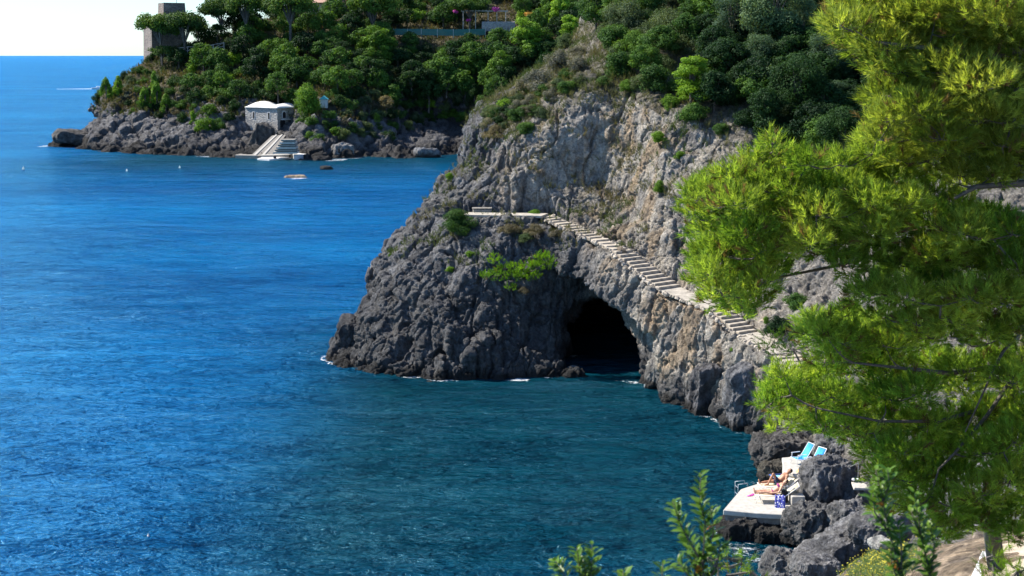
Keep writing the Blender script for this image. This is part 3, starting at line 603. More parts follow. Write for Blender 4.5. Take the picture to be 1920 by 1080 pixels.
# ladder grip, handrail, small fittings
q = Pz(1384, 915, .9); e = empty('bathing_ladder', q, .15, label='grey metal bathing ladder grip at the far left edge of the deck', cat='ladder')
for s in (0, .42): MB().tube([(0, s, -.9), (0, s, .16), (.4, s, .18), (.42, s, .05)], .018, 6).build('side_rail', M_metal, e, smooth=True)
for z in (-.6, -.3, 0): MB().tube([(0, 0, z), (0, .42, z)], .014, 6).build('rung', M_metal, e)
q = P(1608, 913, 55.6); e = empty('handrail', q, label='thin grey metal handrail on the rocks right of the pitted boulder', cat='handrail')
MB().tube([(0, 0, -.3), (0, 0, 1.0)], .017, 8).build('post', M_metal, e); q2 = P(1583, 880, 56.4)-q; MB().tube([(0, 0, 1.0), tuple(q2)], .016, 8).build('rail', M_metal, e)
q = P(1603, 899, 55.4); e = empty('twin_float', q, label='pair of small white round floats beside the handrail post', cat='float')
for s in (-.06, .12):
    bm = bmesh.new(); bmesh.ops.create_uvsphere(bm, u_segments=12, v_segments=8, radius=.07); bmesh.ops.scale(bm, vec=(1, 1, .85), verts=bm.verts); me = bpy.data.meshes.new('float_ball'); bm.to_mesh(me); bm.free(); o = link('float_ball', me, M_white, e, (s, 0, 0))
MB().tube([(-.06, 0, -.02), (.12, 0, -.02)], .01, 6).build('cord', M_metal, e)
q = P(1625, 912, 55.0); MBs = MB().box((0, 0, 0), (1.1, .8, .1), -.1, j=.02).build('landing_slab', M_conc, bevel=.01, loc=q); tag(MBs, 'pale concrete landing slab right of the handrail foot', 'slab')

# ------------------------------------------------------------------ people: one continuous surface each, grown from limbs
def person(loc, rz, label, left_knee, skin, hair_c, trunk_c, scale=1., female=False):
    gh = .0095; o0 = np.array((-.14, -.42, -.10)); dim = (1.98, .84, .86); gs = [np.arange(0, d_, gh)+o for d_, o in zip(dim, o0)]
    Fd = np.full([len(g) for g in gs], .5, np.float32)
    def cap(a, b, ra, rb, k=.02):
        a = np.array(a, float); b = np.array(b, float); m = max(ra, rb)+.05
        lo = np.maximum(((np.minimum(a, b)-m-o0)/gh).astype(int), 0); hi = ((np.maximum(a, b)+m-o0)/gh).astype(int)+1
        s_ = tuple(slice(l, h_) for l, h_ in zip(lo, hi)); g = np.stack(np.meshgrid(gs[0][s_[0]], gs[1][s_[1]], gs[2][s_[2]], indexing='ij'), -1)
        ab = b-a; t = np.clip(((g-a)@ab)/max(ab@ab, 1e-9), 0, 1); d = np.linalg.norm(g-(a+t[..., None]*ab), axis=-1)-(ra+(rb-ra)*t)
        f = Fd[s_]; hh = np.clip(.5+.5*(f-d)/k, 0, 1); Fd[s_] = f*(1-hh)+d*hh-k*hh*(1-hh)
    back = np.array((.74, 0, .60)); back /= np.linalg.norm(back)
    pel = np.array((.86, 0, .115)); ch = pel+back*.33+np.array((0, 0, .01)); nk = pel+back*.50; hd = nk+back*.155+np.array((0, 0, .025))
    S = np.array((0, 1, 0))
    for s in (-1, 1):
        hip = pel+S*s*.085
        if s == left_knee[0] or left_knee[1] == 2: kn = np.array((.60, s*.10, .50)); an = np.array((.36, s*.11, .07))
        else: kn = np.array((.46, s*.11, .115)); an = np.array((.07, s*.12, .075))
        cap(hip, kn, .083, .052, .03); cap(hip, hip+(kn-hip)*.5, .088, .074, .03); cap(kn, kn+(an-kn)*.35, .050, .054, .02); cap(kn+(an-kn)*.35, an, .054, .034)
        ft = np.array((-.03, s*.03, .14)) if kn[2] < .3 else np.array((-.16, s*.02, -.035)); cap(an, an+ft*.9, .036, .027); cap(an-np.array((-.02, 0, .01)), an, .033, .03)
        for t_ in range(5): tt = an+ft*.9+S*(t_-2)*.013; cap(tt, tt+ft*(.22-.02*abs(t_-1)), .012, .008, .006)
        sh_ = ch+back*.115+S*s*.165; el = np.array((1.06, s*.27, .17)); wr = np.array((.85, s*.235, .135))
        cap(sh_, el, .050, .038, .025); cap(el, wr, .040, .026); cap(ch+back*.1, sh_, .07, .055, .04)
        pm = wr+np.array((-.075, -s*.02, 0)); cap(wr, pm, .027, .033, .015); cap(wr+S*.012, pm+S*.018, .022, .022, .012); cap(wr-S*.012, pm-S*.018, .022, .022, .012)
        for t_, ln in zip(range(4), (.068, .078, .074, .056)):
            b0 = pm+S*(t_-1.5)*.021+np.array((-.02, 0, 0)); m0 = b0+np.array((-ln*.55, (t_-1.5)*.003, .004)); cap(b0, m0, .0105, .0095, .005); cap(m0, m0+np.array((-ln*.45, 0, -.014)), .0095, .008, .004)
        tb = wr+np.array((-.03, -s*.03, .008)); cap(tb, tb+np.array((-.035, -s*.025, .004)), .013, .011, .006); cap(tb+np.array((-.035, -s*.025, .004)), tb+np.array((-.065, -s*.028, -.002)), .011, .009, .004)
    cap(pel-S*.05, pel+S*.05, .105, .105, .03); cap(pel, ch, .112, .125, .05); cap(pel-S*.05, ch-S*.06, .095, .105, .05); cap(pel+S*.05, ch+S*.06, .095, .105, .05); cap(ch, ch+back*.11, .125, .09, .05)
    if female:
        up = np.cross(back, S)*-1; up = np.array((-back[2], 0, back[0]))
        for s in (-1, 1): cap(ch+S*s*.075+up*.09, ch+S*s*.075+up*.10, .055, .05, .03)
    up = np.array((-back[2], 0, back[0]))
    cap(nk-back*.04, hd-back*.04, .058, .052, .02); cap(hd-back*.035, hd+back*.035, .074, .082, .02); cap(hd-back*.075+up*.03, hd+up*.02, .045, .06, .025)
    cap(hd+up*.082+back*.012, hd+up*.104-back*.022, .010, .015, .012); cap(hd+up*.078+back*.03-S*.03, hd+up*.078+back*.03+S*.03, .012, .012, .01)
    cap(hd+up*.083-back*.052-S*.018, hd+up*.083-back*.052+S*.018, .008, .008, .006)
    for s in (-1, 1): cap(hd+S*s*.078, hd+S*s*.082+back*.03, .012, .013, .006)
    V, Q = surface_nets(-Fd, o0, gh)
    body = mesh_np('person', V*scale, Q); mt = simple('skin', skin, .5, .08, 5)
    o = link('person', body, mt, loc=loc); o.rotation_euler = (0, 0, rz); tag(o, label, 'person')
    # hair and swimwear are offset shells of the same surface
    me_ = bpy.data.meshes.new('t'); o_v, o_n = arrays(body); o_v = o_v/scale
    def shell(name, mask, off, colr):
        fm = mask[Q].all(1); used = np.unique(Q[fm]); mp = np.full(len(V), -1); mp[used] = np.arange(len(used))
        if len(used) < 4: return
        mm = mesh_np(name, (o_v+o_n*off)[used]*scale, mp[Q[fm]]); c = link(name, mm, simple(name+'_mat', colr, .7, .15, 20), o); sd = c.modifiers.new('s', 'SOLIDIFY'); sd.thickness = .012; sd.offset = -1
        return c
    rel = o_v-hd; shell('hair', ((rel@back) > .01)*((rel@up) < .055)+((rel@up) < -.02)*((rel@back) > -.06)*(np.abs(rel[:, 1]) < .1)*((rel@back) < .3) > 0, .014, hair_c)
    rp = o_v-pel
    if not female: m_ = (rp@back < .07)*(rp[:, 0] > -.20)*(np.abs(o_v[:, 1]) < .185)*(o_v[:, 2] < .42)*((o_v[:, 0] > .68)); m_ = m_ & ~((np.abs(o_v[:, 1]) > .175))
    else: m_ = (rp@back < .035)*(rp[:, 0] > -.09)*(np.abs(o_v[:, 1]) < .17)*(o_v[:, 2] < .3)
    shell('swimwear', m_ > 0, .006, trunk_c)
    if female:
        rc = o_v-ch; shell('bikini_top', (np.abs(rc@back) < .05)*(np.abs(rc[:, 1]) < .16) > 0, .005, trunk_c)
    return o
person((lA.x-.06, lA.y+.0, DZ+.325), R(-4), 'person lying flat on the cream lounger with legs stretched out, in dark swimwear', (0, 0), (.62, .34, .22), (.06, .035, .02), (.25, .02, .14), .96, True)
person((lB.x-.03, lB.y+.05, DZ+.325), R(10), 'tanned person lying back with one knee raised on the lounger behind', (-1, 1), (.42, .20, .11), (.03, .02, .015), (.02, .03, .08), .98)

# ------------------------------------------------------------------ boathouse with its slipway
t = NT('rubble_masonry'); vo = t.a('TexVoronoi'); vo.inputs['Scale'].default_value = 3.2; t.l(t.co((1, 1, 1.3)), vo.inputs[0]); sp = t.a('SeparateColor'); t.l(vo.outputs['Color'], sp.inputs[0])
t.l(t.mix(t.math('MULTIPLY', sp.outputs[0], .8), (.24, .235, .225), (.42, .40, .37)), t.b.inputs[0]); t.b.inputs['Roughness'].default_value = .9; t.l(t.bump(vo.outputs['Distance'], .12), t.b.inputs['Normal']); M_rub = t.m
M_plas = simple('white_plaster', (.62, .61, .59), .8, .12, .8); M_dark = simple('dark_opening', (.012, .012, .015), .9, .2, 2)
K = P(521, 252, 284.0); Lp = P(461, 252, 289.5); Rp = P(552, 252, 287.5); zt = P(521, 204, 284).z; zb = K.z-1.5
e = empty('boathouse', K, label='stone boathouse with white vaulted roof set in the cliff above the slipway', cat='boathouse'); 
def lc(v): return (v[0]-K.x, v[1]-K.y)
fp = [lc(K), lc(Rp), lc(Rp+Vector((2, 9, 0))), lc(Lp+Vector((2, 9, 0))), lc(Lp)]
wl_ = MB().prism(fp, zb-K.z, zt-K.z).build('wall', M_rub, e)
def wallbox(a, b, t_, zc, w, hh, name, mat, out=.03, dep=.3, arch=False):
    dr = (b-a); dr.z = 0; L_ = dr.length; dr.normalize(); nrm = Vector((dr.y, -dr.x, 0)); c = a+dr*(t_*L_)+nrm*(out-dep/2); c.z = 0
    pr = [(-w/2, -hh/2), (w/2, -hh/2), (w/2, hh/2)]+([(w*.3, hh/2+w*.33), (0, hh/2+w*.45), (-w*.3, hh/2+w*.33)] if arch else [])+[(-w/2, hh/2)]
    n = len(pr); V = [c-K*1+Vector((0, 0, K.z))*0+dr*x+nrm*s*dep/2+Vector((0, 0, zc+z+0)) for s in (-1, 1) for x, z in pr]
    V = [Vector((v.x, v.y, v.z-(-K.z)*0)) for v in V]; V = [Vector((v.x, v.y, zc+pr[i % n][1]-K.z)) for i, v in enumerate(V)]
    return MB().add(V, [tuple(range(n)), tuple(range(n, 2*n))[::-1]]+[(i, i+n, (i+1) % n+n, (i+1) % n) for i in range(n)]).build(name, mat, e)
z17 = P(500, 217, 286).z
for t_, a, b_, w_, h_, ar in ((.27, Lp, K, .5, 1.3, 0), (.74, Lp, K, .5, 1.3, 0), (.4, K, Rp, .85, .9, 1)):
    wallbox(a, b_, t_, z17, w_+.25, h_+.22, 'window_surround', M_plas, .05, .3, ar); wallbox(a, b_, t_, z17, w_, h_, 'window', M_dark, .07, .3, ar)
wallbox(K, Rp, .30, P(530, 240, 285).z, 1.3, 2.6, 'door', M_dark, .05, .3, 1)
wallbox(K, Rp, .5, P(535, 224, 285).z, 2.6, .16, 'balcony', M_plas, .6, .7)
m = MB()    # vaulted roof: two shallow barrels
nx_, ny_ = 40, 6; V = []; 
for j in range(ny_+1):
    for i in range(nx_+1):
        a = i/nx_
        if a < .62: q = Lp.lerp(K, a/.62); bump_ = 1.15*max(0, math.sin(math.pi*min(1, a/.55)))**.8 if a < .55 else 0
        else: q = K.lerp(Rp, (a-.62)/.38); bump_ = 0
        b2 = .75*max(0, math.sin(math.pi*(a-.42)/.58))**.8 if a > .42 else 0
        q = q+Vector((0, -.35+j*1.6, 0)); V.append((q.x-K.x, q.y-K.y, zt-K.z+max(bump_, b2)*.95*math.sin(min(1, j/3)*math.pi/2)+.05))
f = [(j*(nx_+1)+i, j*(nx_+1)+i+1, (j+1)*(nx_+1)+i+1, (j+1)*(nx_+1)+i) for j in range(ny_) for i in range(nx_)]
o = m.add(V, f).build('roof', M_plas, e, smooth=True); sd = o.modifiers.new('s', 'SOLIDIFY'); sd.thickness = .14; sd.offset = 1
q = P(513, 240, 283.2)-K; MB().prism([(q.x-1.5, -.6), (q.x+.6, -1.4), (q.x+.9, .6), (q.x-1.5, .9)], q.z-2, [q.z+1.2, q.z-.8, q.z-.8, q.z+1.3]).build('buttress', M_rub, e)
d = empty('slipway', Pz(500, 292, 0), label='pale stone slipway with two launching rails running from the boathouse door to the water', cat='slipway'); D0 = d.location
def L3(v): return Vector(v)-D0
a0, a1, b0, b1 = P(510, 254, 277.5), P(536, 253, 277.5), P(470, 292, 266.5), P(508, 293, 266.5)
def quadslab(name, q4, th, mat, par): 
    V = [L3(q) for q in q4]; V += [v-Vector((0, 0, th)) for v in V]
    return MB().add(V, [(0, 1, 2, 3), (7, 6, 5, 4), (0, 4, 5, 1), (1, 5, 6, 2), (2, 6, 7, 3), (3, 7, 4, 0)]).build(name, mat, par)
quadslab('ramp', [b0, b1, a1, a0], 1.6, M_old, d)
for t0 in (.12, .52):
    r0 = b0.lerp(b1, t0); r1 = b0.lerp(b1, t0+.13); s0 = a0.lerp(a1, t0+.15); s1 = a0.lerp(a1, t0+.26); U = Vector((0, 0, .14))
    quadslab('rail', [r0+U, r1+U, s1+U, s0+U], .2, M_conc, d)
e = empty('stone_terrace', Pz(540, 285, 0), label='stepped stone landing right of the slipway', cat='terrace'); D0 = e.location
for k in range(6):
    z = 1.5+k*.45; yy = 285-k*4.6; x0 = 512+k*3; x1 = 556-k*1; q4 = [Pz(x0, yy, z), Pz(x1, yy, z), Pz(x1, yy, z)+Vector((0, 3.5, 0)), Pz(x0, yy, z)+Vector((0, 3.5, 0))]
    quadslab('step', q4, .34, (M_old if k % 2 else M_conc), e)
e = empty('pier', Pz(500, 292, 0), label='low white stone quay along the water at the foot of the slipway', cat='quay'); D0 = e.location
def pz4(l, z): return [Pz(a, b, z) for a, b in l]
quadslab('quay_slab', pz4([(441, 291), (482, 292), (478, 287), (446, 285)], .6), 1.0, M_old, e)
quadslab('quay_slab', pz4([(490, 291), (600, 288), (598, 284), (505, 286)], .7), 1.1, M_conc, e)
quadslab('quay_slab', pz4([(482, 297), (505, 298.5), (545, 295), (500, 293)], .3), .7, M_plas, e)
quadslab('quay_slab', pz4([(552, 291.5), (580, 289.5), (585, 285), (548, 286.5)], .85), .9, M_lblue if False else M_plas, e)
q = P(515, 294, 262); o = MB().box((0, 0, .25), (.5, .4, 1.1), j=.08).build('mooring_post', M_black, loc=(q.x, q.y, 0), bevel=.08); tag(o, 'small black post in the water before the slipway', 'post')
q = P(597, 277, 270.5); o = MB().box((0, 0, 0), (1.9, 1.2, .22)).build('blue_platform', M_blue, loc=q, bevel=.03); tag(o, 'small blue platform on the rocks right of the slipway', 'platform')
q = P(607, 203, 283.5); e = empty('shed', q, label='tiny white shed with turquoise roof beside the bright green vine', cat='shed')
MB().box((0, .6, .9), (1.5, 1.3, 1.7)).build('wall', M_plas, e, bevel=.02); MB().add([(-.9, -.3, 1.75), (.9, -.3, 1.75), (.9, 1.5, 1.75), (-.9, 1.5, 1.75), (0, -.3, 2.45), (0, 1.5, 2.45)], [(0, 1, 4), (2, 3, 5), (0, 4, 5, 3), (1, 2, 5, 4), (0, 3, 2, 1)]).build('roof', simple('turquoise_paint', (.10, .50, .52), .6), e)
MB().box((0, .5, -.6), (1.4, 1.2, 1.2)).build('dark_base', M_dark, e); MB().box((0, .4, -1.35), (2.6, 1.6, .16)).build('floor_slab', M_conc, e)

# ------------------------------------------------------------------ watch tower and the places on the far hill
t = NT('tower_stone'); vo = t.a('TexVoronoi'); vo.inputs['Scale'].default_value = 2.2; t.l(t.co((1, 1, 1.8)), vo.inputs[0]); sp = t.a('SeparateColor'); t.l(vo.outputs['Color'], sp.inputs[0]); nn = t.noise(.5, 5, .6, t.co())
t.l(t.mix(1, t.mix(sp.outputs[0], (.13, .105, .09), (.22, .18, .15)), t.ramp(nn, [(.35, .7), (.65, 1.15)]), 'MULTIPLY'), t.b.inputs[0]); t.b.inputs['Roughness'].default_value = .92; t.l(t.bump(vo.outputs['Distance'], .15), t.b.inputs['Normal'])
def taper(c, w0, w1, dp0, dp1, z0, z1, rz, name, par, top=0):
    V = []; 
    for w_, dp, z in ((w0, dp0, z0), (w1, dp1, z1)):
        for sx_, sy_ in ((-1, -1), (1, -1), (1, 1), (-1, 1)): V.append(Matrix.Rotation(rz, 3, 'Z')@Vector((sx_*w_/2, sy_*dp/2, 0))+Vector((c[0], c[1], z+(top*sx_ if z == z1 else 0))))
    return MB().add(V, [(3, 2, 1, 0), (4, 5, 6, 7)]+[(i, (i+1) % 4, 4+(i+1) % 4, 4+i) for i in range(4)]).build(name, t.m, par)
q = P(309, 104, 333); zl = P(302, 34, 333).z; zu = P(322, 6, 334).z
e = empty('watch_tower', q, label='old square brown stone watch tower behind the pines at the end of the headland', cat='tower')
taper((0, 0), 8.0, 7.4, 8.0, 7.4, -3, zl-q.z, R(28), 'lower_storey', e); MB().box((0, 0, zl-q.z+.12), (7.8, 7.8, .25), R(28)).build('string_course', t.m, e)
cx = P(321, 20, 333).x-q.x; taper((cx, .5), 5.2, 4.9, 5.2, 4.9, zl-q.z+.24, zu-q.z, R(28), 'upper_storey', e, .0); MB().tube([(cx+1.2, .5, zu-q.z), (cx+1.2, .5, zu-q.z+1.1)], .06, 5).build('antenna', M_metal, e)
# timber railing on the cliff edge by the tower
M_wood = simple('bleached_wood', (.46, .42, .37), .85, .2, 6)
RL = [P(337, 98, 322), P(352, 96, 321.5), P(368, 96, 321), P(384, 94, 321), P(400, 92, 321.5), P(420, 88, 322)]
e = empty('timber_railing', RL[0], label='bleached timber railing with crossed bars at the cliff edge by the tower', cat='railing')
for k, p in enumerate(RL): MB().tube([p-RL[0]-Vector((0, 0, .6)), p-RL[0]+Vector((0, 0, 1.05))], .09, 6).build('post', M_wood, e)
m = MB()
for a, b_ in zip(RL[:-1], RL[1:]):
    for z in (.95, .15): m.tube([a-RL[0]+Vector((0, 0, z)), b_-RL[0]+Vector((0, 0, z))], .06, 5)
    m.tube([a-RL[0]+Vector((0, 0, .15)), b_-RL[0]+Vector((0, 0, .95))], .045, 5)
m.build('rail', M_wood, e)
t = NT('roof_tiles'); wv = t.a('TexWave'); wv.inputs['Scale'].default_value = 1.6; wv.inputs['Distortion'].default_value = .5; t.l(t.co(), wv.inputs[0]); t.l(t.ramp(wv.outputs['Fac'], [(.2, (.36, .20, .13)), (.7, (.55, .36, .26))]), t.b.inputs[0]); M_tile = t.m
q = P(612, 22, 344); e = empty('hill_house', q, label='house with pale terracotta tiled roof at the top of the far hill', cat='house')
MB().box((0, 3, 0), (9, 6, 5)).build('wall', simple('ochre_plaster', (.55, .42, .28), .9), e); z = 2.1; V = [(-5.2, -1.1, z), (5.2, -1.1, z), (5.2, 7.1, z), (-5.2, 7.1, z), (-4, 3, z+1.9), (4, 3, z+1.9)]
MB().add(V, [(0, 1, 5, 4), (1, 2, 5), (2, 3, 4, 5), (3, 0, 4), (3, 2, 1, 0)]).build('roof', M_tile, e)
for x in (-2.4, 1.8): MB().box((x, -.02, .6), (1, .1, 1.3)).build('window', M_dark, e)
# pergola with climbers and the net fence in front
q = P(905, 50, 326); e = empty('pergola', q, label='timber pergola with climbers on the terrace near the top of the far hill', cat='pergola')
for x in (-4.4, -1.6, 1.2, 3.2, 5.2):
    for y in (0, 3): MB().tube([(x, y, -1), (x, y, 3.4)], .09, 6).build('post', M_wood, e)
m = MB()
for y in (0, 3): m.box((.4, y, 3.5), (10.6, .14, .18))
for k in range(14): m.box((-4.7+k*.78, 1.5, 3.66), (.1, 3.8, .12))
m.build('roof_beam', M_wood, e)
q = P(935, 50, 324); e = tag(MB().box((0, 0, 0), (7.5, .6, 2.2), j=.05).build('terrace_wall', M_rub, loc=q, bevel=.05), 'grey stone terrace wall below the pergola', 'wall')
t = NT('green_net'); t.b.inputs[0].default_value = (.02, .16, .14, 1); tr = t.a('BsdfTransparent'); ms = t.a('MixShader'); ms.inputs[0].default_value = .72; t.l(tr.outputs[0], ms.inputs[1]); t.l(t.b.outputs[0], ms.inputs[2]); t.l(ms.outputs[0], t.out.inputs[0]); M_net = t.m
NF = [P(738, 66, 321), P(790, 66, 321), P(850, 67, 321.5), P(910, 66, 322)]
e = empty('net_fence', NF[0], label='green windbreak net fence along the terrace below the pergola', cat='fence')
for p in NF+[a.lerp(b_, .5) for a, b_ in zip(NF[:-1], NF[1:])]: MB().tube([p-NF[0]-Vector((0, 0, .5)), p-NF[0]+Vector((0, 0, 1.5))], .05, 5).build('post', M_metal, e)
m = MB()
for a, b_ in zip(NF[:-1], NF[1:]):
    a_, b2 = a-NF[0], b_-NF[0]; T_ = Vector((0, .03, 0)); U = Vector((0, 0, 1.4)); m.add([a_, b2, b2+U, a_+U, a_+T_, b2+T_, b2+U+T_, a_+U+T_], [(0, 1, 2, 3), (7, 6, 5, 4), (3, 2, 6, 7)])
m.build('net', M_net, e)
# buoys, a distant boat, its wake
M_buoy = simple('buoy_white', (.8, .76, .7), .5, .05, 4)
for k, (a, b_, lb, sc) in enumerate([(44, 318, 'leftmost small white mooring buoy in the bay', .55), (238, 321, 'small white mooring buoy in the middle of the bay', .45), (337, 315, 'white mooring buoy nearest to the far headland rocks', .45), (278, 1006, 'small pale float drifting at the bottom left of the picture', .12)]):
    q = Pz(a, b_, 0); e = empty('buoy', q, label=lb, cat='buoy', group='buoys in the bay'); m = MB()
    m.tube([(0, 0, -.3), (0, 0, -.05), (0, 0, .35), (0, 0, .6), (0, 0, .72)], [.1, .34, .36, .2, .06], 12).build('float', M_buoy, e, smooth=True).scale = (sc,)*3
    o = MB().tube([(0, 0, .7), (.0, 0, 1.0), (0.05, 0, 1.15)], [.04, .05, .02], 6).build('mooring_ring', M_buoy, e); o.scale = (sc,)*3
q = Pz(182, 167, 0); e = empty('motorboat', q, R(8), label='tiny white motorboat passing behind the tip of the far headland', cat='boat')
MB().add([(-3, -1, .8), (3, -.9, .9), (5, 0, 1.3), (3, .9, .9), (-3, 1, .8), (-2.8, -.6, -.2), (3, -.4, -.2), (4.2, 0, 0), (3, .4, -.2), (-2.8, .6, -.2)], [(0, 1, 6, 5), (1, 2, 7, 6), (2, 3, 8, 7), (3, 4, 9, 8), (4, 0, 5, 9), (0, 4, 3, 2, 1), (5, 6, 7, 8, 9)]).build('hull', M_white, e); MB().box((.6, 0, 1.2), (2, 1.5, .9)).build('cabin', M_white, e, bevel=.15)
V = []; n = 60
for i in range(n):
    x = -3-i*.33; wv_ = .25+i*.028; V += [(x, -wv_+rnd.uniform(-.2, .2), .06), (x, 0, .22*(1-i/n)+.05), (x, wv_+rnd.uniform(-.2, .2), .06)]
f = [(3*i+a, 3*i+a+1, 3*i+a+4, 3*i+a+3) for i in range(n-1) for a in (0, 1)]
o = MB().add(V, f).build('wake', M_white); o.location = q; o.rotation_euler = (0, 0, R(8)); tag(o, kind='stuff')
# ------------------------------------------------------------------ the sea
xs = np.concatenate([[-60000, -20000, -8000, -3000, -1200, -600, -300, -180], np.arange(-112, -22, 1.), np.arange(-22, 24, .22), [26, 30, 40, 60, 120, 300, 1000, 4000, 20000, 60000]])
ys = np.concatenate([[-2000, -200, 0, 20, 35], np.arange(40, 96, .22), np.arange(97, 250, 6), np.arange(250, 330, 1.), [340, 360, 400, 500, 700, 1000, 1500, 2500, 5000, 10000, 20000, 40000, 90000]])
A, B = np.meshgrid(xs, ys, indexing='ij'); v = np.stack([A.ravel(), B.ravel(), 0*A.ravel()], 1)
# white water where the swell meets the rocks: place, half length, half depth, strength
FOAM = [(790, 697, 1.2, .5, 1), (745, 693, 1.5, .35, .6), (1190, 718, 1.5, .5, 1.), (1270, 742, .9, .9, .9), (1340, 778, .9, .6, .9), (1395, 1030, 1.5, 1.9, 1.02), (1440, 1050, 1.5, 1.5, 1.02), (1430, 990, 1.4, .7, 1.), (1390, 885, 1.2, 2.0, .55), (1400, 850, .7, 1.5, .8), (1410, 905, 1.2, .8, .9), (1330, 900, 1.8, 3.0, .42), (1020, 700, 1.4, .3, .7), (1310, 950, 1.5, 2.5, .3), (1000, 705, 2, .5, .4),
 (130, 271, 5, 2.5, .6), (240, 287, 5, 1.6, .6), (330, 291, 5, 1.3, .9), (470, 294, 5, 1.5, .9), (560, 299, 3, 1.3, .8), (625, 299, 4, 1.3, .9), (700, 300, 5, 1.3, .7), (790, 300, 5, 1.4, .6), (560, 334, 2.4, 1.2, 1.3), (612, 318, 2.2, .8, .6), (868, 298, 5, 3, .4)]
fo = np.zeros(len(v))
for px, py, a, b, s in FOAM:
    c0 = Pz(px, py, 0); fo = np.maximum(fo, s*np.exp(-((v[:, 0]-c0.x)/a)**2-((v[:, 1]-c0.y)/b)**2))
from_f = lambda F, ox, oy, h_: (lambda ix, iy, ok: np.where(ok, F[np.clip(ix, 0, F.shape[0]-1), np.clip(iy, 0, F.shape[1]-1)], -9))(((v[:, 0]-ox)/h_).astype(int), ((v[:, 1]-oy)/h_).astype(int), (v[:, 0] > ox) & (v[:, 0] < ox+F.shape[0]*h_) & (v[:, 1] > oy) & (v[:, 1] < oy+F.shape[1]*h_))
dn = from_f(FZ0, X0, Y0, h); df = from_f(FZ1, A0, B0, h2); var = ss(-.25, .35, fbm(v, (.35, .35, 1), 2, 5.))
fo = np.maximum(fo, np.exp(-((dn+.3)/.6)**2)*(.6+.6*var)*(dn > -3)); fo = np.maximum(fo, np.exp(-((df+.9)/1.7)**2)*(.5+.6*ss(-.2, .3, fbm(v, (.08, .08, 1), 2, 5.)))*(df > -8))
for bx, by, br in BOULD:
    dd = np.hypot(v[:, 0]-bx, v[:, 1]-by)-br; fo = np.maximum(fo, np.exp(-((dd-.1)/(.22+br*.12))**2)*(.6+.5*var))
nx, ny = A.shape; ii = np.arange(nx*ny).reshape(nx, ny)
Q = np.stack([ii[:-1, :-1], ii[1:, :-1], ii[1:, 1:], ii[:-1, 1:]], -1).reshape(-1, 4)
sh = np.maximum(np.exp(-(np.maximum(np.abs(v[:, 0]-4)-10, 0)/8)**2-(np.maximum(np.abs(v[:, 1]-73)-19, 0)/13)**2), .95*np.exp(-(np.maximum(np.abs(v[:, 0]+32)-32, 0)/20)**2-((v[:, 1]-268)/40)**2))  # cove and far shore zones where the dark cliff reflection is painted
t = NT('sea_water'); a = t.a('VertexColor'); a.layer_name = 'foam'; sp = t.a('SeparateColor'); t.l(a.outputs[0], sp.inputs[0])
ROT = (0, 0, R(-16))
w1 = t.noise(.17, 3, .5, t.co((.55, 1.5, 1), ROT), .3); w2 = t.noise(.75, 4, .6, t.co((.6, 1.35, 1), ROT), .4); w3 = t.noise(2.6, 4, .65, t.co((.7, 1.2, 1), (0, 0, R(-6))), .3); w4 = t.noise(.02, 3, .5, t.co((.5, 1.6, 1), ROT))
b = t.bump(w1, 1.3); b = t.bump(w2, 1.2, 1, b); b = t.bump(w3, .5, 1, b)
def slope(sc, ax, ay, dt):
    nc = t.a('TexNoise'); nc.inputs['Scale'].default_value = sc; nc.inputs['Detail'].default_value = dt; nc.inputs['Roughness'].default_value = .6; t.l(t.co((.5, 1.4, 1), ROT), nc.inputs['Vector'])
    v1 = t.a('VectorMath'); v1.operation = 'SUBTRACT'; t.l(nc.outputs['Color'], v1.inputs[0]); v1.inputs[1].default_value = (.5, .5, .5)
    q = t.a('VectorMath'); q.operation = 'MULTIPLY'; t.l(v1.outputs[0], q.inputs[0]); q.inputs[1].default_value = (ax, ay, 0); return q.outputs[0]
def vadd(a_, b_): q = t.a('VectorMath'); q.operation = 'ADD'; t.l(a_, q.inputs[0]); t.l(b_, q.inputs[1]); return q.outputs[0]
v4 = t.a('VectorMath'); v4.operation = 'NORMALIZE'; t.l(vadd(vadd(vadd(slope(.075, .9, 1.7, 4), slope(.30, 1.3, 2.2, 4)), slope(1.4, 1.5, 2.6, 5)), b), v4.inputs[0]); b = v4.outputs[0]
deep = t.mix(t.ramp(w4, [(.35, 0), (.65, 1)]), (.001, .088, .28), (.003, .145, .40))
deep = t.mix(sp.outputs[1], deep, (.001, .042, .070))  # teal base colour stands in for the cliffs mirrored in the water
fn = t.noise(3.2, 7, .72, t.co((.8, 1.1, 1)), 1.2); fm = t.math('ADD', fn, t.math('SUBTRACT', t.math('MULTIPLY', sp.outputs[0], .50), .98))
fm = t.ramp(fm, [(-.0, 0), (.10, 1)])
t.l(t.mix(fm, deep, (.8, .84, .86)), t.b.inputs['Base Color']); t.b.inputs['Specular IOR Level'].default_value = 0; t.b.inputs['Roughness'].default_value = .9; t.l(b, t.b.inputs['Normal'])
gl = t.a('BsdfGlossy'); gl.inputs['Color'].default_value = (.36, .76, 1, 1); gl.inputs['Roughness'].default_value = .12; t.l(b, gl.inputs['Normal'])
fr = t.a('Fresnel'); fr.inputs['IOR'].default_value = 1.33; t.l(b, fr.inputs['Normal']); ms = t.a('MixShader'); t.l(t.math('MULTIPLY', t.math('MULTIPLY', fr.outputs[0], .95), t.math('SUBTRACT', 1, fm)), ms.inputs[0])
t.l(t.b.outputs[0], ms.inputs[1]); t.l(gl.outputs[0], ms.inputs[2]); t.l(ms.outputs[0], t.out.inputs[0])
me = mesh_np('sea', v, Q); setcol(me, np.stack([fo, sh, 0*fo], 1), 'foam'); tag(link('sea', me, t.m), kind='structure')
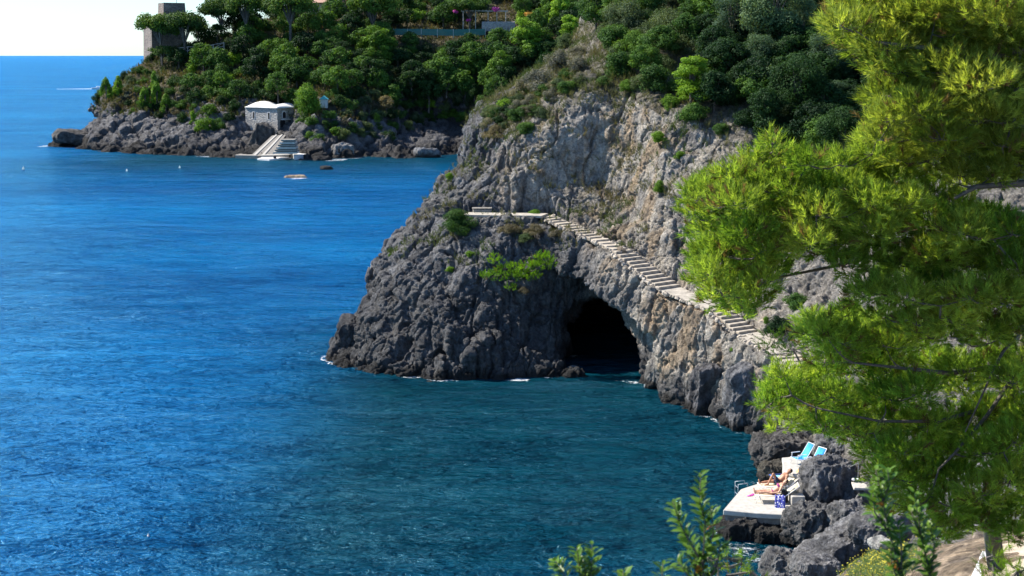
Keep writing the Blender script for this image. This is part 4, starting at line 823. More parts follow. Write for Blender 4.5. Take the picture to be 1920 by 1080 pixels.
# ------------------------------------------------------------------ foliage
def unit(n): u = rng.normal(size=(n, 3)); return u/np.linalg.norm(u, axis=1)[:, None]
def leaves(cen, nrm, size, asp, col):
    "one rhombic leaf per centre, facing nrm; returns V, F, colours"
    n = len(cen); t = np.cross(nrm, unit(n)); t /= np.maximum(np.linalg.norm(t, axis=1), 1e-6)[:, None]; b = np.cross(nrm, t)
    s = (size*rng.uniform(.65, 1.3, n))[:, None]
    V = np.stack([cen-t*s, cen+b*s*asp, cen+t*s, cen-b*s*asp], 1).reshape(-1, 3)
    return V, np.arange(4*n).reshape(-1, 4), np.repeat(col, 4, 0)
def blobs_to_leaves(B, n, size, asp, cols, jit=.7, fill=.3, up=.25):
    "B rows: centre xyz, radii xyz"
    B = np.array(B, float); a = B[:, 3]*B[:, 5]+B[:, 3]*B[:, 4]; k = rng.choice(len(B), n, p=a/a.sum())
    u = unit(n); rr = np.where(rng.rand(n) < fill, rng.uniform(.4, .9, n), rng.uniform(.86, 1.06, n))
    lump = 1+.42*pn(u*2.2+k[:, None]*3.7)+.26*pn(u*6+k[:, None]*1.7)
    c = B[k, :3]+u*B[k, 3:]*(rr*lump)[:, None]
    nr = u+unit(n)*jit+np.array((0, 0, up)); nr /= np.linalg.norm(nr, axis=1)[:, None]
    cb = np.array(cols[0])+(np.array(cols[1])-np.array(cols[0]))*rng.rand(len(B))[:, None]
    col = cb[k]*rng.uniform(.7, 1.3, n)[:, None]
    return leaves(c, nr, size, asp, col)
def tree_mesh(kind, n, size, cols, seed):
    "crown of a tree about 1 unit wide, standing on z=0; returns crown mesh, trunk mesh"
    r_ = random.Random(seed); B = []; U = r_.uniform; m = MB()
    if kind == 'bush':
        for i in range(26):
            a = U(0, 6.28); d = U(0, .36); z = U(.10, .62)*(1-d*.9); s = U(.10, .19); B.append((d*math.cos(a), d*math.sin(a), z, s, s, s*.85))
        tr = .2
    elif kind == 'round':
        for i in range(34):
            a = U(0, 6.28); e = U(-.5, 1.5); d = .36*math.cos(e); s = U(.09, .16); B.append((d*math.cos(a), d*math.sin(a), .55+.36*math.sin(e), s, s, s*.8))
        B.append((0, 0, .55, .3, .3, .28)); tr = .55
    elif kind == 'umbrella':
        for i in range(26):
            a = U(0, 6.28); d = .44*math.sqrt(U(0, 1)); s = U(.09, .15); B.append((d*math.cos(a), d*math.sin(a), .78+.12*(1-(d/.44)**2)+U(-.07, .05)-(.10 if r_.random() < .3 else 0), s*1.25, s*1.25, s*.75))
        tr = .8
    elif kind == 'pine':
        for i in range(30):
            z = U(.22, 1.0); w_ = .36*(1.12-z)**.5; a = U(0, 6.28); d = w_*U(.3, 1); s = U(.07, .13); B.append((d*math.cos(a), d*math.sin(a), z, s*1.2, s*1.2, s*.7))
        tr = .85
    elif kind == 'cone':
        for i in range(26):
            z = U(.06, 1.0)**.9; w_ = .30*(1.05-z); a = U(0, 6.28); s = U(.06, .11); B.append((w_*math.cos(a), w_*math.sin(a), z, s, s, s*1.3))
        tr = .7
    elif kind == 'tall':
        for i in range(40):
            a = U(0, 6.28); z = U(.1, 1.15); d = .34*(1-abs(z-.6)**2*1.2)*U(.5, 1); s = U(.10, .17); B.append((d*math.cos(a), d*math.sin(a), z, s, s, s*.8))
        tr = .7
    V, F, c = blobs_to_leaves(B, n, size, .5, cols)
    me = mesh_np(kind+'_crown', V, F, smooth=False, col=c)
    l0 = (U(-.05, .05), U(-.05, .05), tr); m.tube([(0, 0, -.12), (l0[0]*.4, l0[1]*.4, tr*.5), l0], [.035, .026, .012], 6)
    for b in sorted(B, key=lambda q: -q[2])[:12]: m.tube([(l0[0]*.4, l0[1]*.4, tr*.5), ((l0[0]*.4+b[0])/2, (l0[1]*.4+b[1])/2, tr*.45+b[2]*.4), b[:3]], [.015, .010, .005], 4, False)
    return me, m.mesh(kind+'_trunk')
G = {'dark': ((.010, .032, .011), (.028, .068, .020)), 'mid': ((.038, .095, .020), (.085, .165, .030)), 'bright': ((.085, .175, .018), (.150, .270, .030)), 'pine': ((.050, .100, .020), (.085, .150, .030)), 'olive': ((.050, .085, .035), (.095, .130, .060)), 'grey': ((.10, .105, .085), (.17, .165, .13)), 'silver': ((.045, .090, .045), (.105, .165, .09)), 'dry': ((.12, .105, .065), (.19, .165, .10))}
KIND = {  # proto: shape, colour, words, category, name
 'oak': ('round', 'dark', 'dark green holm oak', 'tree', 'evergreen_oak'), 'oakmid': ('round', 'mid', 'mid green broadleaf tree', 'tree', 'evergreen_oak'), 'bush': ('bush', 'mid', 'mid green bush', 'shrub', 'shrub'), 'darkbush': ('bush', 'dark', 'dark green bush', 'shrub', 'shrub'),
 'olive': ('bush', 'olive', 'dull olive green shrub', 'shrub', 'shrub'), 'umbrella': ('umbrella', 'pine', 'umbrella shaped pine', 'tree', 'pine_tree'), 'pine': ('pine', 'bright', 'bright green pine', 'tree', 'pine_tree'), 'cone': ('cone', 'bright', 'bright green young conical pine', 'tree', 'young_pine'),
 'silver': ('tall', 'silver', 'silvery green holm oak', 'tree', 'evergreen_oak'), 'grey': ('bush', 'grey', 'silvery grey shrub', 'shrub', 'shrub'), 'vivid': ('bush', 'bright', 'vivid green bush', 'shrub', 'shrub'), 'dry': ('bush', 'dry', 'dry brownish shrub', 'shrub', 'dry_shrub')}
PROTO = {}
def proto(kind, lod, var):
    k = (kind, lod, var)
    if k not in PROTO:
        sh_, cl, *_ = KIND[kind]; n, sz = {0: (2600, .036), 1: (8000, .025), 2: (18000, .0155)}[lod]
        if kind in ('grey', 'olive', 'dry') and lod: sz *= .8
        PROTO[k] = tree_mesh(sh_, n, sz, G[cl], hash(k[0]) % 1000 if False else sum(map(ord, kind))*7+lod*100+var)
        for me_, mt in zip(PROTO[k], (M_leaf, M_bark)): me_.materials.append(mt)
    return PROTO[k]
count = [0]
def plant(kind, pos, s, lod, label, group=None, sx=1., sz=1., rz=None):
    cr, tr = proto(kind, lod, rnd.randint(0, 2 if lod < 2 else 1)); _, _, _, cat, nm = KIND[kind]
    e = empty(nm, pos, rnd.uniform(0, 6.28) if rz is None else rz, label=label, cat=cat, group=group); e.scale = (s*sx, s*sx, s*sz)
    link('crown', cr, None, e); link('trunk', tr, None, e); count[0] += 1
    return e
def ray(px, py, bv):
    o = Vector((0, 0, CAMZ)); d = (P(px, py, 100)-o).normalized(); h_ = bv.ray_cast(o, d); return h_[0], h_[1]
def grow(bv, kind, px, py, wpx, lod, label, group=None, sz=1., drop=.5):
    "plant so that the crown is centred on (px,py) and wpx wide: its foot is lower on the slope"
    sh_ = KIND[kind][0]; hh = {'bush': .36, 'round': .55, 'umbrella': .8, 'pine': .6, 'cone': .5, 'tall': .6}[sh_]; kz = {'bush': .36, 'cone': .5, 'pine': .6, 'umbrella': .8, 'round': .52, 'tall': .6}[sh_]*sz
    h_, n_ = ray(px, py+wpx*kz*.9, bv)
    if h_ is None: h_, n_ = ray(px, py+wpx*.9, bv)
    if h_ is None: return None
    s = wpx*h_.y/FPX*(1.0 if sh_ != 'cone' else 1.5)*1.05
    return plant(kind, h_-Vector((0, 0, .06*s))+(n_*.24*s if n_.z < .6 else Vector((0, 0, 0))), s, lod, label, group, 1, sz)
# --- the wooded far hill: prominent ones first
FAR = [('umbrella', 303, 52, 84, 'umbrella pine standing left, directly in front of the watch tower', 1.15), ('umbrella', 348, 50, 78, 'tallest leaning umbrella pine beside the timber railing', 1.25), ('umbrella', 372, 55, 44, 'slim umbrella pine just behind the timber railing', 1.3), ('umbrella', 415, 22, 72, 'broad umbrella pine right of the tower on the skyline', 1.2), ('umbrella', 462, 14, 80, 'second broad umbrella pine on the skyline, nearer the house', 1.2), ('umbrella', 305, 96, 48, 'small low umbrella pine below the foot of the watch tower', .9),
 ('umbrella', 700, 14, 90, 'wide dark umbrella pine to the right of the tiled house', 1.1), ('umbrella', 545, 14, 90, 'wide umbrella pine to the left of the tiled house', 1.1), ('umbrella', 880, 12, 70, 'spreading pine beside the pergola', .9),
 ('pine', 714, 84, 84, 'bright yellow green pine in the middle of the far wooded hill', .9), ('pine', 940, 126, 64, 'bright green pine just left of the near cliff top', 1), ('pine', 988, 70, 84, 'large bright green pine behind the near ridge', .9), ('pine', 1068, 62, 70, 'bright green pine touching the near ridge from behind', .9), ('pine', 1050, 20, 56, 'tall bright pine above the near ridge at the top edge', 1.2),
 ('cone', 206, 178, 26, 'left of two bright conical young pines above the headland tip', 1), ('cone', 222, 170, 24, 'right of two bright conical young pines above the headland tip', 1), ('cone', 272, 190, 26, 'leftmost young pine of the bright trio below the tower', 1), ('cone', 294, 186, 28, 'middle young pine of the bright trio below the tower', 1.1), ('cone', 312, 200, 24, 'lowest young pine of the bright trio below the tower', 1), ('cone', 290, 160, 22, 'small young pine growing above the bright trio', 1), ('vivid', 384, 232, 42, 'vivid green bush low on the shore rocks left of the boathouse', 1), ('cone', 362, 226, 18, 'small bright conical pine beside the vivid shore bush', 1),
 ('vivid', 584, 190, 56, 'bright green leafy vine between the boathouse and the white shed', 1.3), ('vivid', 566, 178, 30, 'small vivid bush above the right end of the boathouse', 1), ('vivid', 543, 185, 16, 'tiny yellow green bush above the boathouse roof corner', 1), ('vivid', 706, 222, 20, 'small vivid green shoot low above the far cove', 1.4), ('umbrella', 186, 140, 34, 'pine leaning over the sea at the headland tip', .5)]
for kind, px, py, wpx, lb, sz in FAR: grow(BV_far, kind, px, py, wpx, 0 if wpx < 50 else 1, lb, None, sz)
q = P(898, 22, 328); e = plant('darkbush', q, 4.5, 0, 'bougainvillea climber with pink flowers on the left of the pergola', None)
M_flower = simple('pink_blossom', (.55, .05, .32), .7, .2, 5); M_orange = simple('orange_blossom', (.7, .35, .04), .7, .2, 5)
for k, (px, py, wpx, Y, mt, lb) in enumerate([(854, 22, 10, 325, M_flower, 'small pink bougainvillea clump at the left corner of the pergola'), (930, 18, 15, 325, M_flower, 'larger pink bougainvillea clump on the right of the pergola'), (878, 37, 8, 325, M_flower, 'tiny pink flower clump under the pergola'), (991, 26, 16, 318, M_orange, 'orange yellow flowering shrub right of the pergola')]):
    r_ = wpx*Y/FPX/2; V, F, c = blobs_to_leaves([(rnd.uniform(-.5, .5)*r_, rnd.uniform(-.4, .4)*r_, rnd.uniform(-.3, .3)*r_, r_*.6, r_*.6, r_*.45) for _ in range(5)], 380, .12, .6, ((1, 1, 1), (1, 1, 1)))
    tag(link('flowering_shrub', mesh_np('blossom', V, F, False), mt, loc=P(px, py, Y)), lb, 'flowers')
def zone_far(px, py):
    a = 'at the seaward tip of the far headland' if px < 255 else 'below the watch tower' if px < 345 else 'between tower and boathouse' if px < 455 else 'above the boathouse' if px < 560 else 'above the white shed' if px < 660 else 'over the left part of the shaded cove' if px < 770 else 'over the right part of the shaded cove' if px < 890 else 'behind the near ridge'
    b = 'on the skyline' if py < 45 else 'high' if py < 100 else 'halfway up' if py < 155 else 'low on the slope'
    return b+' '+a
def okfar(px, py):
    if px < 262 and py < 112+ (262-px)*.25: return False
    if 262 <= px < 345 and py < 100: return False
    if 345 <= px < 430 and py < 66: return False
    if 455 < px < 556 and 186 < py: return False
    if 300 < px < 385 and 108 < py < 150 and rnd.random() < .75: return False
    if 385 < px < 450 and 85 < py < 100: return False
    if 586 < px < 640 and py < 18: return False
    if 735 < px < 912 and 44 < py < 72: return False
    if 590 < px < 625 and 175 < py < 215: return False
    if 860 < px < 965 and 0 < py < 58: return rnd.random() < .0
    low = np.interp(px, [180, 240, 330, 400, 455, 556, 600, 700, 760, 900], [190, 212, 222, 240, 205, 240, 264, 268, 240, 228])
    if py > low: return False
    return True
yy = 252; row = 0
while yy > -30:
    step = 25 if yy > 60 else 27
    for k in range(0, 44):
        px = 176+k*step+(row % 2)*step/2+rnd.uniform(-8, 8); py = yy+rnd.uniform(-7, 7)
        if px > 1110 or not okfar(px, py): continue
        if px > 960 and py > 130: continue
        nse = float(pn(np.array([[px*.011, py*.016, 3.]]))[0]); r0 = rnd.random()
        if py > 170: kind = 'bush' if r0 < .42 else 'darkbush' if r0 < .65 else 'olive' if r0 < .85 else 'vivid' if r0 < .93 else 'dry'
        elif px < 300: kind = 'bush' if r0 < .5 else 'darkbush' if r0 < .8 else 'olive'
        elif px > 700 and py > 90: kind = 'oak' if r0 < .5 else 'darkbush' if r0 < .7 else 'oakmid'
        else: kind = 'oak' if r0+nse*.5 < .22 else 'oakmid' if r0+nse*.5 < .48 else 'bush' if r0 < .74 else 'olive' if r0 < .86 else 'vivid' if r0 < .91 else 'darkbush'
        wpx = rnd.uniform(28, 46)*(1.25 if kind in ('oak', 'oakmid') else 1)*(.72 if px < 300 else 1)*(.8 if py > 180 else 1)
        z = zone_far(px, py); lb = KIND[kind][2]+' '+z
        grow(BV_far, kind, px, py, wpx, 0, lb, lb+' (several alike)', rnd.uniform(.8, 1.05))
    yy -= 20; row += 1
for k in range(46):     # low shrubs along the crest of the near ridge
    t_ = rnd.random(); px = 895+t_*215+rnd.uniform(-10, 30); py = np.interp(px, [890, 960, 1020, 1080, 1120, 1150], [205, 172, 130, 85, 40, 30])+rnd.uniform(8, 75)
    if px > 1070 and py < 110 and rnd.random() < .6: continue
    kind = rnd.choice(['grey', 'olive', 'bush', 'bush', 'olive', 'darkbush']); lb = KIND[kind][2]+(' on the upper crest of the near ridge' if px > 1020 else ' on the lower crest of the near ridge'); grow(BV_near, kind, px, py, rnd.uniform(24, 42), 1, lb, lb+' (several alike)', .8)
# --- near cliff top
NEAR = [('grey', 1035, 175, 44, 'small grey shrub on the bare rim below the crest', .8), ('olive', 1060, 75, 44, 'olive shrub on the left side of the rock spire', .9), ('grey', 995, 185, 40, 'pale grey shrub at the middle of the left crest', .8), ('olive', 1015, 210, 36, 'olive shrub clinging to the upper left cliff face', .8), ('grey', 915, 228, 40, 'grey shrub on the outermost left shoulder', .7), ('bush', 1130, 150, 40, 'green bush directly over the shaded wall', .8), ('grey', 1010, 150, 70, 'silver grey shrub on the crest at the left of the near ridge', 1), ('grey', 975, 165, 50, 'grey shrub lower down the left crest of the near ridge', 1), ('grey', 1050, 112, 60, 'grey shrub higher up the crest beside the bright pines', 1), ('grey', 1085, 120, 50, 'pale bare shrub under the rock spire', 1), ('vivid', 948, 195, 40, 'yellow green bush at the left rim of the near cliff', .8), ('olive', 925, 205, 50, 'grey green agave like shrub on the left rim', .7), ('bush', 985, 238, 42, 'green bush on the ledge in the left cliff face', .8), ('dry', 930, 245, 60, 'dry straw coloured shrub on the left cliff shoulder', .6), ('dry', 1000, 200, 50, 'dry grass clump at the left cliff rim', .5),
 ('bush', 1160, 118, 70, 'green bush hanging over the rim right of the rock spire', 1), ('bush', 1190, 85, 80, 'olive green bush above the cliff rim', 1), ('vivid', 1175, 160, 34, 'small vivid bush on the rim over the shaded wall', 1), ('olive', 1180, 30, 110, 'feathery olive tree right of the rock spire', .9), ('olive', 1260, 50, 120, 'broad olive tree on the slope at top centre', .9), ('olive', 1140, 60, 50, 'dull shrub leaning on the rock spire', 1), ('dry', 1230, 105, 80, 'dry brown thicket under the olive trees', .7), ('olive', 1210, 150, 60, 'olive shrub above the pale cliff pillar', .8),
 ('pine', 1295, 150, 110, 'green pine sapling group above the cliff centre', .8), ('vivid', 1255, 192, 42, 'vivid green bush under the pine sapling', 1), ('bush', 1300, 205, 66, 'dense green bush hanging at the cliff edge', .8), ('vivid', 1240, 258, 34, 'small vivid tuft on the pale cliff face', .8), ('vivid', 1275, 290, 26, 'lower small vivid tuft on the pale cliff face', .8), ('vivid', 1240, 352, 26, 'little green tuft above the pine branch tips', 1.2), ('vivid', 1414, 184, 28, 'small vivid bush in the dark wood', 1),
 ('silver', 1370, 45, 100, 'silvery holm oak crown left in the dark wood', 1), ('silver', 1440, 40, 130, 'largest silvery holm oak crown at the top of the dark wood', 1.1), ('silver', 1420, 120, 80, 'silvery holm oak crown in the middle of the dark wood', 1), ('silver', 1550, 120, 100, 'upper silvery holm oak crown beside the yellow pine', 1), ('silver', 1560, 190, 80, 'lower silvery holm oak crown beside the yellow pine', .8), ('silver', 1500, 60, 90, 'silvery crown between the two large holm oaks', 1), ('oak', 1490, 180, 110, 'dark holm oak in the shaded hollow', 1), ('darkbush', 1480, 245, 80, 'dark bush at the lower edge of the hollow', 1), ('oak', 1580, 260, 110, 'dark holm oak behind the pine branches', 1), ('darkbush', 1400, 220, 60, 'dark bush over the rim of the grey blue cliff', .8), ('bush', 1350, 240, 40, 'small bush on the rim of the grey blue cliff', .8),
 ('bush', 856, 412, 80, 'round dark green bush at the left end of the cliff walkway', .8), ('vivid', 1003, 400, 34, 'bright green bush at the right end of the level walkway', .7), ('vivid', 846, 332, 20, 'little vivid bush on the left outline of the cliff', 1), ('dry', 1010, 432, 50, 'dry grey shrub below the upper steps', .6), ('dry', 955, 425, 46, 'dry shrub below the level walkway', .6), ('olive', 985, 445, 40, 'olive shrub hanging over the shaded alcove', .6), ('dry', 1045, 440, 34, 'dry tuft beside the first steps', .6), ('dry', 985, 545, 30, 'dry tuft at the root of the bright pine branch', .6), ('vivid', 735, 480, 12, 'tiny green tuft on the left rock outline', 1), ('vivid', 880, 475, 22, 'small green tuft on the promontory face', .7), ('vivid', 845, 505, 20, 'lower green tuft on the promontory face', .7), ('vivid', 1376, 655, 12, 'tiny green tuft under the concrete landing', 1), ('vivid', 1440, 600, 16, 'tiny green tuft beside the dark hollow', 1.2),
 ('bush', 1495, 560, 60, 'green shrub on the cliff behind the pine branches', .8), ('darkbush', 1470, 610, 60, 'dark shrub beside the lower steps', .8)]
for kind, px, py, wpx, lb, sz in NEAR: grow(BV_near, kind, px, py, wpx, 2 if wpx > 75 else 1, lb, None, sz)
def zone_near(px, py):
    a = 'beside the rock spire' if px < 1180 else 'over the pale cliff centre' if px < 1330 else 'in the left of the dark wood' if px < 1440 else 'in the right of the dark wood' if px < 1600 else 'behind the yellow green pine'
    return ('near the top edge ' if py < 70 else 'partway down ' if py < 160 else 'at the lower rim ')+a
yy = 270; row = 0
while yy > -60:
    for k in range(0, 22):
        px = 1120+k*38+(row % 2)*19+rnd.uniform(-10, 10); py = yy+rnd.uniform(-9, 9)
        lim = np.interp(px, [1110, 1150, 1250, 1320, 1400, 1440, 1500, 1900], [60, 120, 150, 200, 215, 260, 300, 320])
        if py > lim or px > 1880: continue
        if 1210 < px < 1300 and 90 < py < 130 and rnd.random() < .5: continue
        r0 = rnd.random()
        if px < 1320: kind = 'olive' if r0 < .38 else 'bush' if r0 < .68 else 'dry' if r0 < .74 else 'oakmid'
        else: kind = 'oak' if r0 < .62 else 'darkbush' if r0 < .8 else 'oakmid' if r0 < .9 else 'silver'
        lb = KIND[kind][2]+' '+zone_near(px, py); grow(BV_near, kind, px, py, rnd.uniform(50, 80)*(1.2 if px > 1320 else 1), 1, lb, lb+' (several alike)', rnd.uniform(.8, 1.05))
    yy -= 30; row += 1
# --- the bright pine branch growing out of the promontory, above the alcove
def tuft_mesh(pos, dirs, L, nn, wdt, cols, droop=.0):
    "needle tufts: nn thin needles about each short shoot"
    n = len(pos); N = n*nn; p = np.repeat(pos, nn, 0); d = np.repeat(dirs, nn, 0); t = rng.rand(N)[:, None]
    l = np.repeat(np.broadcast_to(L, n), nn)[:, None]; a = np.cross(d, unit(N)); a /= np.linalg.norm(a, axis=1)[:, None]
    base = p+d*l*(t-.25)*.9; ang = rng.uniform(.35, .95, N)[:, None]*(1.15-t*.5); v = d*np.cos(ang)+a*np.sin(ang); v[:, 2] -= droop
    tip = base+v*l*.62*rng.uniform(.75, 1.15, N)[:, None]; s = np.cross(v, unit(N)); s = s/np.linalg.norm(s, axis=1)[:, None]*wdt
    V = np.stack([base-s, base+s, tip], 1).reshape(-1, 3); F = np.arange(3*N).reshape(-1, 3)
    c = np.repeat(cols, nn, 0)*(rng.uniform(.8, 1.2, N)[:, None]); c = np.repeat(c, 3, 0)
    return V, F, c
def pine(name, label, limbs, clumps, Lt, dens, c0, c1, nn=34, wdt=.0028, loc=None, up=.55, flat=.62, seed=1, group=None):
    "limbs: list of (polyline, r0, r1); clumps: (centre, radius). Tufts sit on the outer, upper part of every clump"
    e = empty(name, limbs[0][0][0], label=label, cat='pine tree', group=group); o = limbs[0][0][0]
    PP, DD, CC, m = [], [], [], MB(); nodes = [(q, r1+(r0-r1)*(1-i/(len(pl)-1))) for pl, r0, r1 in limbs for i, q in enumerate(pl)]
    for pl, r0, r1 in limbs:
        k = len(pl); m.tube([q-o for q in pl], [r0+(r1-r0)*i/(k-1) for i in range(k)], 8)
    tw = MB()
    for c, r in clumps:
        nd, rr = min(nodes, key=lambda q: (q[0]-c).length+max(0, q[0].z-c.z)*.5); mid = nd.lerp(c, .55)+Vector((rnd.uniform(-.1, .1), rnd.uniform(-.1, .1), -.12*(c-nd).length))
        m.tube([nd-o, nd.lerp(mid, .5)-o+Vector((0, 0, -.02)), mid-o, c-o], [min(rr, .026), .015, .010, .006], 5, False)
        nodes.append((mid, .014)); nodes.append((c, .008))
        n = int(dens*(r/.4)**2); u = unit(n); u[:, 2] = np.abs(u[:, 2])*np.where(rng.rand(n) < .78, 1, -.7); rad = np.where(rng.rand(n) < .8, rng.uniform(.78, 1.05, n), rng.uniform(.3, .8, n))
        lump = 1+.30*pn(u*2.2+np.array(c)*1.9)
        p = np.array(c)+u*np.array((1.12, 1.12, flat+.1))*(r*rad*lump)[:, None]; d = u+np.array((-.1, -.05, up))+unit(n)*.28; d /= np.linalg.norm(d, axis=1)[:, None]
        PP.append(p); DD.append(d); f = rng.rand(); cc = np.array(c0)*(1-f)+np.array(c1)*f; ct = cc[None]*rng.uniform(.6, 1.35, n)[:, None]; dead = rng.rand(n) < .045; ct[dead] = (.16, .11, .06); CC.append(ct)
        for k in rng.choice(n, min(n, 7), False):
            q1 = Vector(p[k]); mm = c.lerp(q1, .5)+Vector((0, 0, -.03)); tw.tube([c-o, mm-o, q1-o], [.005, .004, .0025], 4, False)
    PP, DD, CC = map(np.concatenate, (PP, DD, CC)); V, F, cl = tuft_mesh(PP, DD, Lt*rng.uniform(.8, 1.25, len(PP)), nn, wdt, CC)
    link('foliage', mesh_np('needles', V-np.array(o), F, False, col=cl), M_needle, e); m.build('trunk', M_bark, e, smooth=True); tw.build('twigs', M_bark, e)['kind'] = 'stuff'
    return e
def clumps_px(lst, Y, dY=.5, second=.0, rs=1.):
    out = []
    for t in lst:
        px, py, r = t[:3]; y = (t[3] if len(t) > 3 else Y)+rnd.uniform(-dY, dY)
        out.append((P(px, py, y), r*rs*y/FPX))
        if rnd.random() < second: y2_ = y+rnd.uniform(.8, 1.5); out.append((P(px+rnd.uniform(-25, 25), py+rnd.uniform(-10, 30), y2_), r*rs*.9*y2_/FPX))
    return out
YG0, YG1 = (.14, .20, .03), (.33, .39, .085); GG0, GG1 = (.10, .19, .018), (.20, .31, .025)
c = ray(985, 505, BV_near)[0].y if ray(985, 505, BV_near)[0] else 87
cl = clumps_px([(930, 518, 16), (945, 505, 14), (960, 520, 18), (985, 518, 18), (1005, 500, 18), (1022, 488, 16), (1028, 498, 14), (930, 490, 12), (915, 520, 12), (1000, 520, 14), (955, 540, 10), (985, 500, 14), (968, 505, 13), (925, 482, 8), (1012, 482, 12)], c-1.3, .4)
pine('leaning_pine', 'bright green leaning pine growing sideways out of the rock over the cave', [([P(965, 520, c+.3), P(975, 518, c-.8), P(1000, 508, c-1.3), P(1020, 495, c-1.4)], .07, .02), ([P(970, 520, c-.6), P(945, 515, c-1.3), P(925, 518, c-1.3)], .05, .015)], cl, .22, 34, (.10, .22, .02), (.16, .30, .03), 26, .009, up=.9)
# --- the big foreground pines
A = [(1640, 40, 62), (1600, 55, 40), (1575, 48, 26), (1620, 88, 42), (1660, 95, 48), (1700, 40, 62), (1755, 30, 62), (1730, 90, 55), (1790, 60, 58), (1690, 8, 60), (1620, 5, 50), (1840, 20, 70), (1890, 50, 62), (1850, 85, 52), (1910, 100, 50), (1690, 135, 48), (1735, 150, 55), (1700, 185, 50), (1665, 180, 38), (1672, 225, 34), (1650, 262, 24), (1725, 215, 52), (1785, 135, 58), (1790, 195, 58), (1840, 165, 58), (1890, 160, 55), (1850, 225, 55), (1910, 220, 50), (1765, 262, 48), (1820, 275, 44), (1880, 275, 44), (1708, 262, 40), (1740, 305, 34), (1640, 125, 26), (1800, 330, 36), (1860, 330, 34), (1915, 310, 40), (1690, 300, 30), (1960, 60, 60), (1970, 180, 60), (1960, 290, 50)]
tA = [P(2090, 560, 20), P(2075, 300, 19.6), P(2040, 100, 19.3), P(2020, -120, 19.2)]
la = [(tA, .17, .08), ([tA[1], P(1980, 340, 19.2), P(1900, 345, 18.8), P(1830, 350, 18.6), P(1790, 372, 18.5)], .07, .02), ([tA[1], P(1960, 250, 19), P(1860, 225, 18.8), P(1760, 240, 18.6), P(1700, 240, 18.6)], .06, .02), ([tA[2], P(1940, 90, 18.8), P(1830, 110, 18.6), P(1740, 90, 18.5), P(1650, 80, 18.5)], .07, .02), ([tA[2], P(1930, 160, 18.8), P(1830, 200, 18.8)], .05, .02)]
pine('pine_tree', 'olive yellow pine filling the upper right corner in front of the dark wood', la, clumps_px(A, 18.6, .8, .9, 1.0), .165, 190, YG0, YG1, 24, .0056, flat=.6)
B = [(1312, 372, 30), (1300, 400, 22), (1340, 355, 32), (1335, 400, 36), (1375, 335, 32), (1380, 385, 40), (1345, 440, 34), (1325, 475, 26), (1360, 480, 38), (1330, 515, 28), (1365, 530, 36), (1400, 555, 28), (1372, 565, 24), (1350, 548, 26), (1392, 578, 20), (1335, 490, 28), (1430, 470, 34), (1455, 505, 28), (1385, 460, 34), (1415, 310, 30), (1440, 285, 26), (1448, 268, 18), (1425, 350, 38), (1430, 400, 42), (1405, 440, 40), (1410, 495, 38), (1430, 530, 26), (1470, 315, 30), (1475, 360, 42), (1480, 415, 42), (1460, 465, 38), (1515, 310, 28), (1525, 355, 40), (1530, 405, 44), (1515, 455, 36), (1570, 310, 28), (1575, 355, 40), (1580, 410, 44), (1565, 460, 38), (1590, 500, 34), (1620, 335, 36), (1635, 290, 28), (1650, 250, 26), (1630, 385, 44), (1640, 435, 44), (1680, 335, 40), (1655, 305, 30), (1690, 390, 46), (1690, 445, 46), (1640, 490, 42), (1700, 500, 46), (1740, 365, 36), (1750, 420, 46), (1755, 480, 48), (1790, 395, 36), (1810, 440, 46), (1815, 500, 50), (1860, 420, 38), (1870, 475, 46), (1900, 440, 38), (1910, 510, 46), (1760, 545, 46), (1700, 560, 42), (1640, 550, 36), (1820, 560, 46), (1880, 560, 48), (1780, 600, 40), (1720, 610, 36), (1850, 620, 40), (1910, 620, 40), (1660, 595, 30), (1950, 480, 50), (1960, 580, 50)]
tB = [P(2100, 1250, 21.5), P(2080, 900, 21), P(2030, 600, 20.5), P(1990, 420, 20.3)]
lb_ = [(tB, .19, .08), ([tB[2], P(1930, 560, 20.6), P(1830, 530, 20.4), P(1740, 500, 20.2), P(1640, 480, 20)], .08, .025), ([P(1740, 500, 20.2), P(1620, 440, 20), P(1500, 430, 19.8), P(1400, 420, 19.6)], .035, .012), ([P(1640, 480, 20), P(1560, 500, 20), P(1460, 520, 19.8), P(1390, 520, 19.6)], .03, .01), ([tB[3], P(1900, 400, 20.3), P(1780, 400, 20.1), P(1660, 370, 19.9), P(1540, 350, 19.7)], .06, .015)]
pine('pine_tree', 'fresh yellow green pine sweeping left across the middle toward the steps', lb_, clumps_px(B, 19., .75, .8, .98), .165, 210, (.12, .22, .03), (.33, .42, .08), 24, .0058, flat=.7)
Cc = [(1545, 625, 34), (1530, 610, 24), (1580, 645, 40), (1560, 680, 34), (1620, 625, 36), (1620, 680, 40), (1590, 590, 24), (1660, 650, 40), (1665, 700, 38), (1700, 640, 36), (1470, 705, 24), (1455, 730, 26), (1440, 762, 20), (1480, 745, 30), (1500, 715, 26), (1510, 770, 28), (1478, 785, 20), (1530, 745, 26), (1560, 745, 28), (1590, 760, 32), (1560, 790, 24), (1630, 770, 36), (1620, 815, 30), (1660, 745, 32), (1680, 800, 36), (1590, 800, 22), (1545, 805, 16), (1640, 850, 30), (1690, 850, 36), (1740, 800, 36), (1720, 740, 34), (1770, 850, 36), (1740, 890, 34), (1690, 900, 32), (1650, 895, 24), (1800, 800, 38), (1790, 900, 36), (1850, 850, 38), (1840, 780, 36), (1900, 830, 38), (1890, 900, 38), (1840, 930, 36), (1780, 950, 34), (1720, 945, 28), (1900, 960, 34), (1680, 945, 22), (1840, 980, 32), (1780, 990, 24), (1900, 720, 36), (1860, 690, 36), (1800, 700, 34), (1760, 690, 34), (1905, 780, 36), (1750, 985, 20), (1890, 1000, 26), (1960, 800, 50), (1960, 920, 50), (1950, 700, 50)]
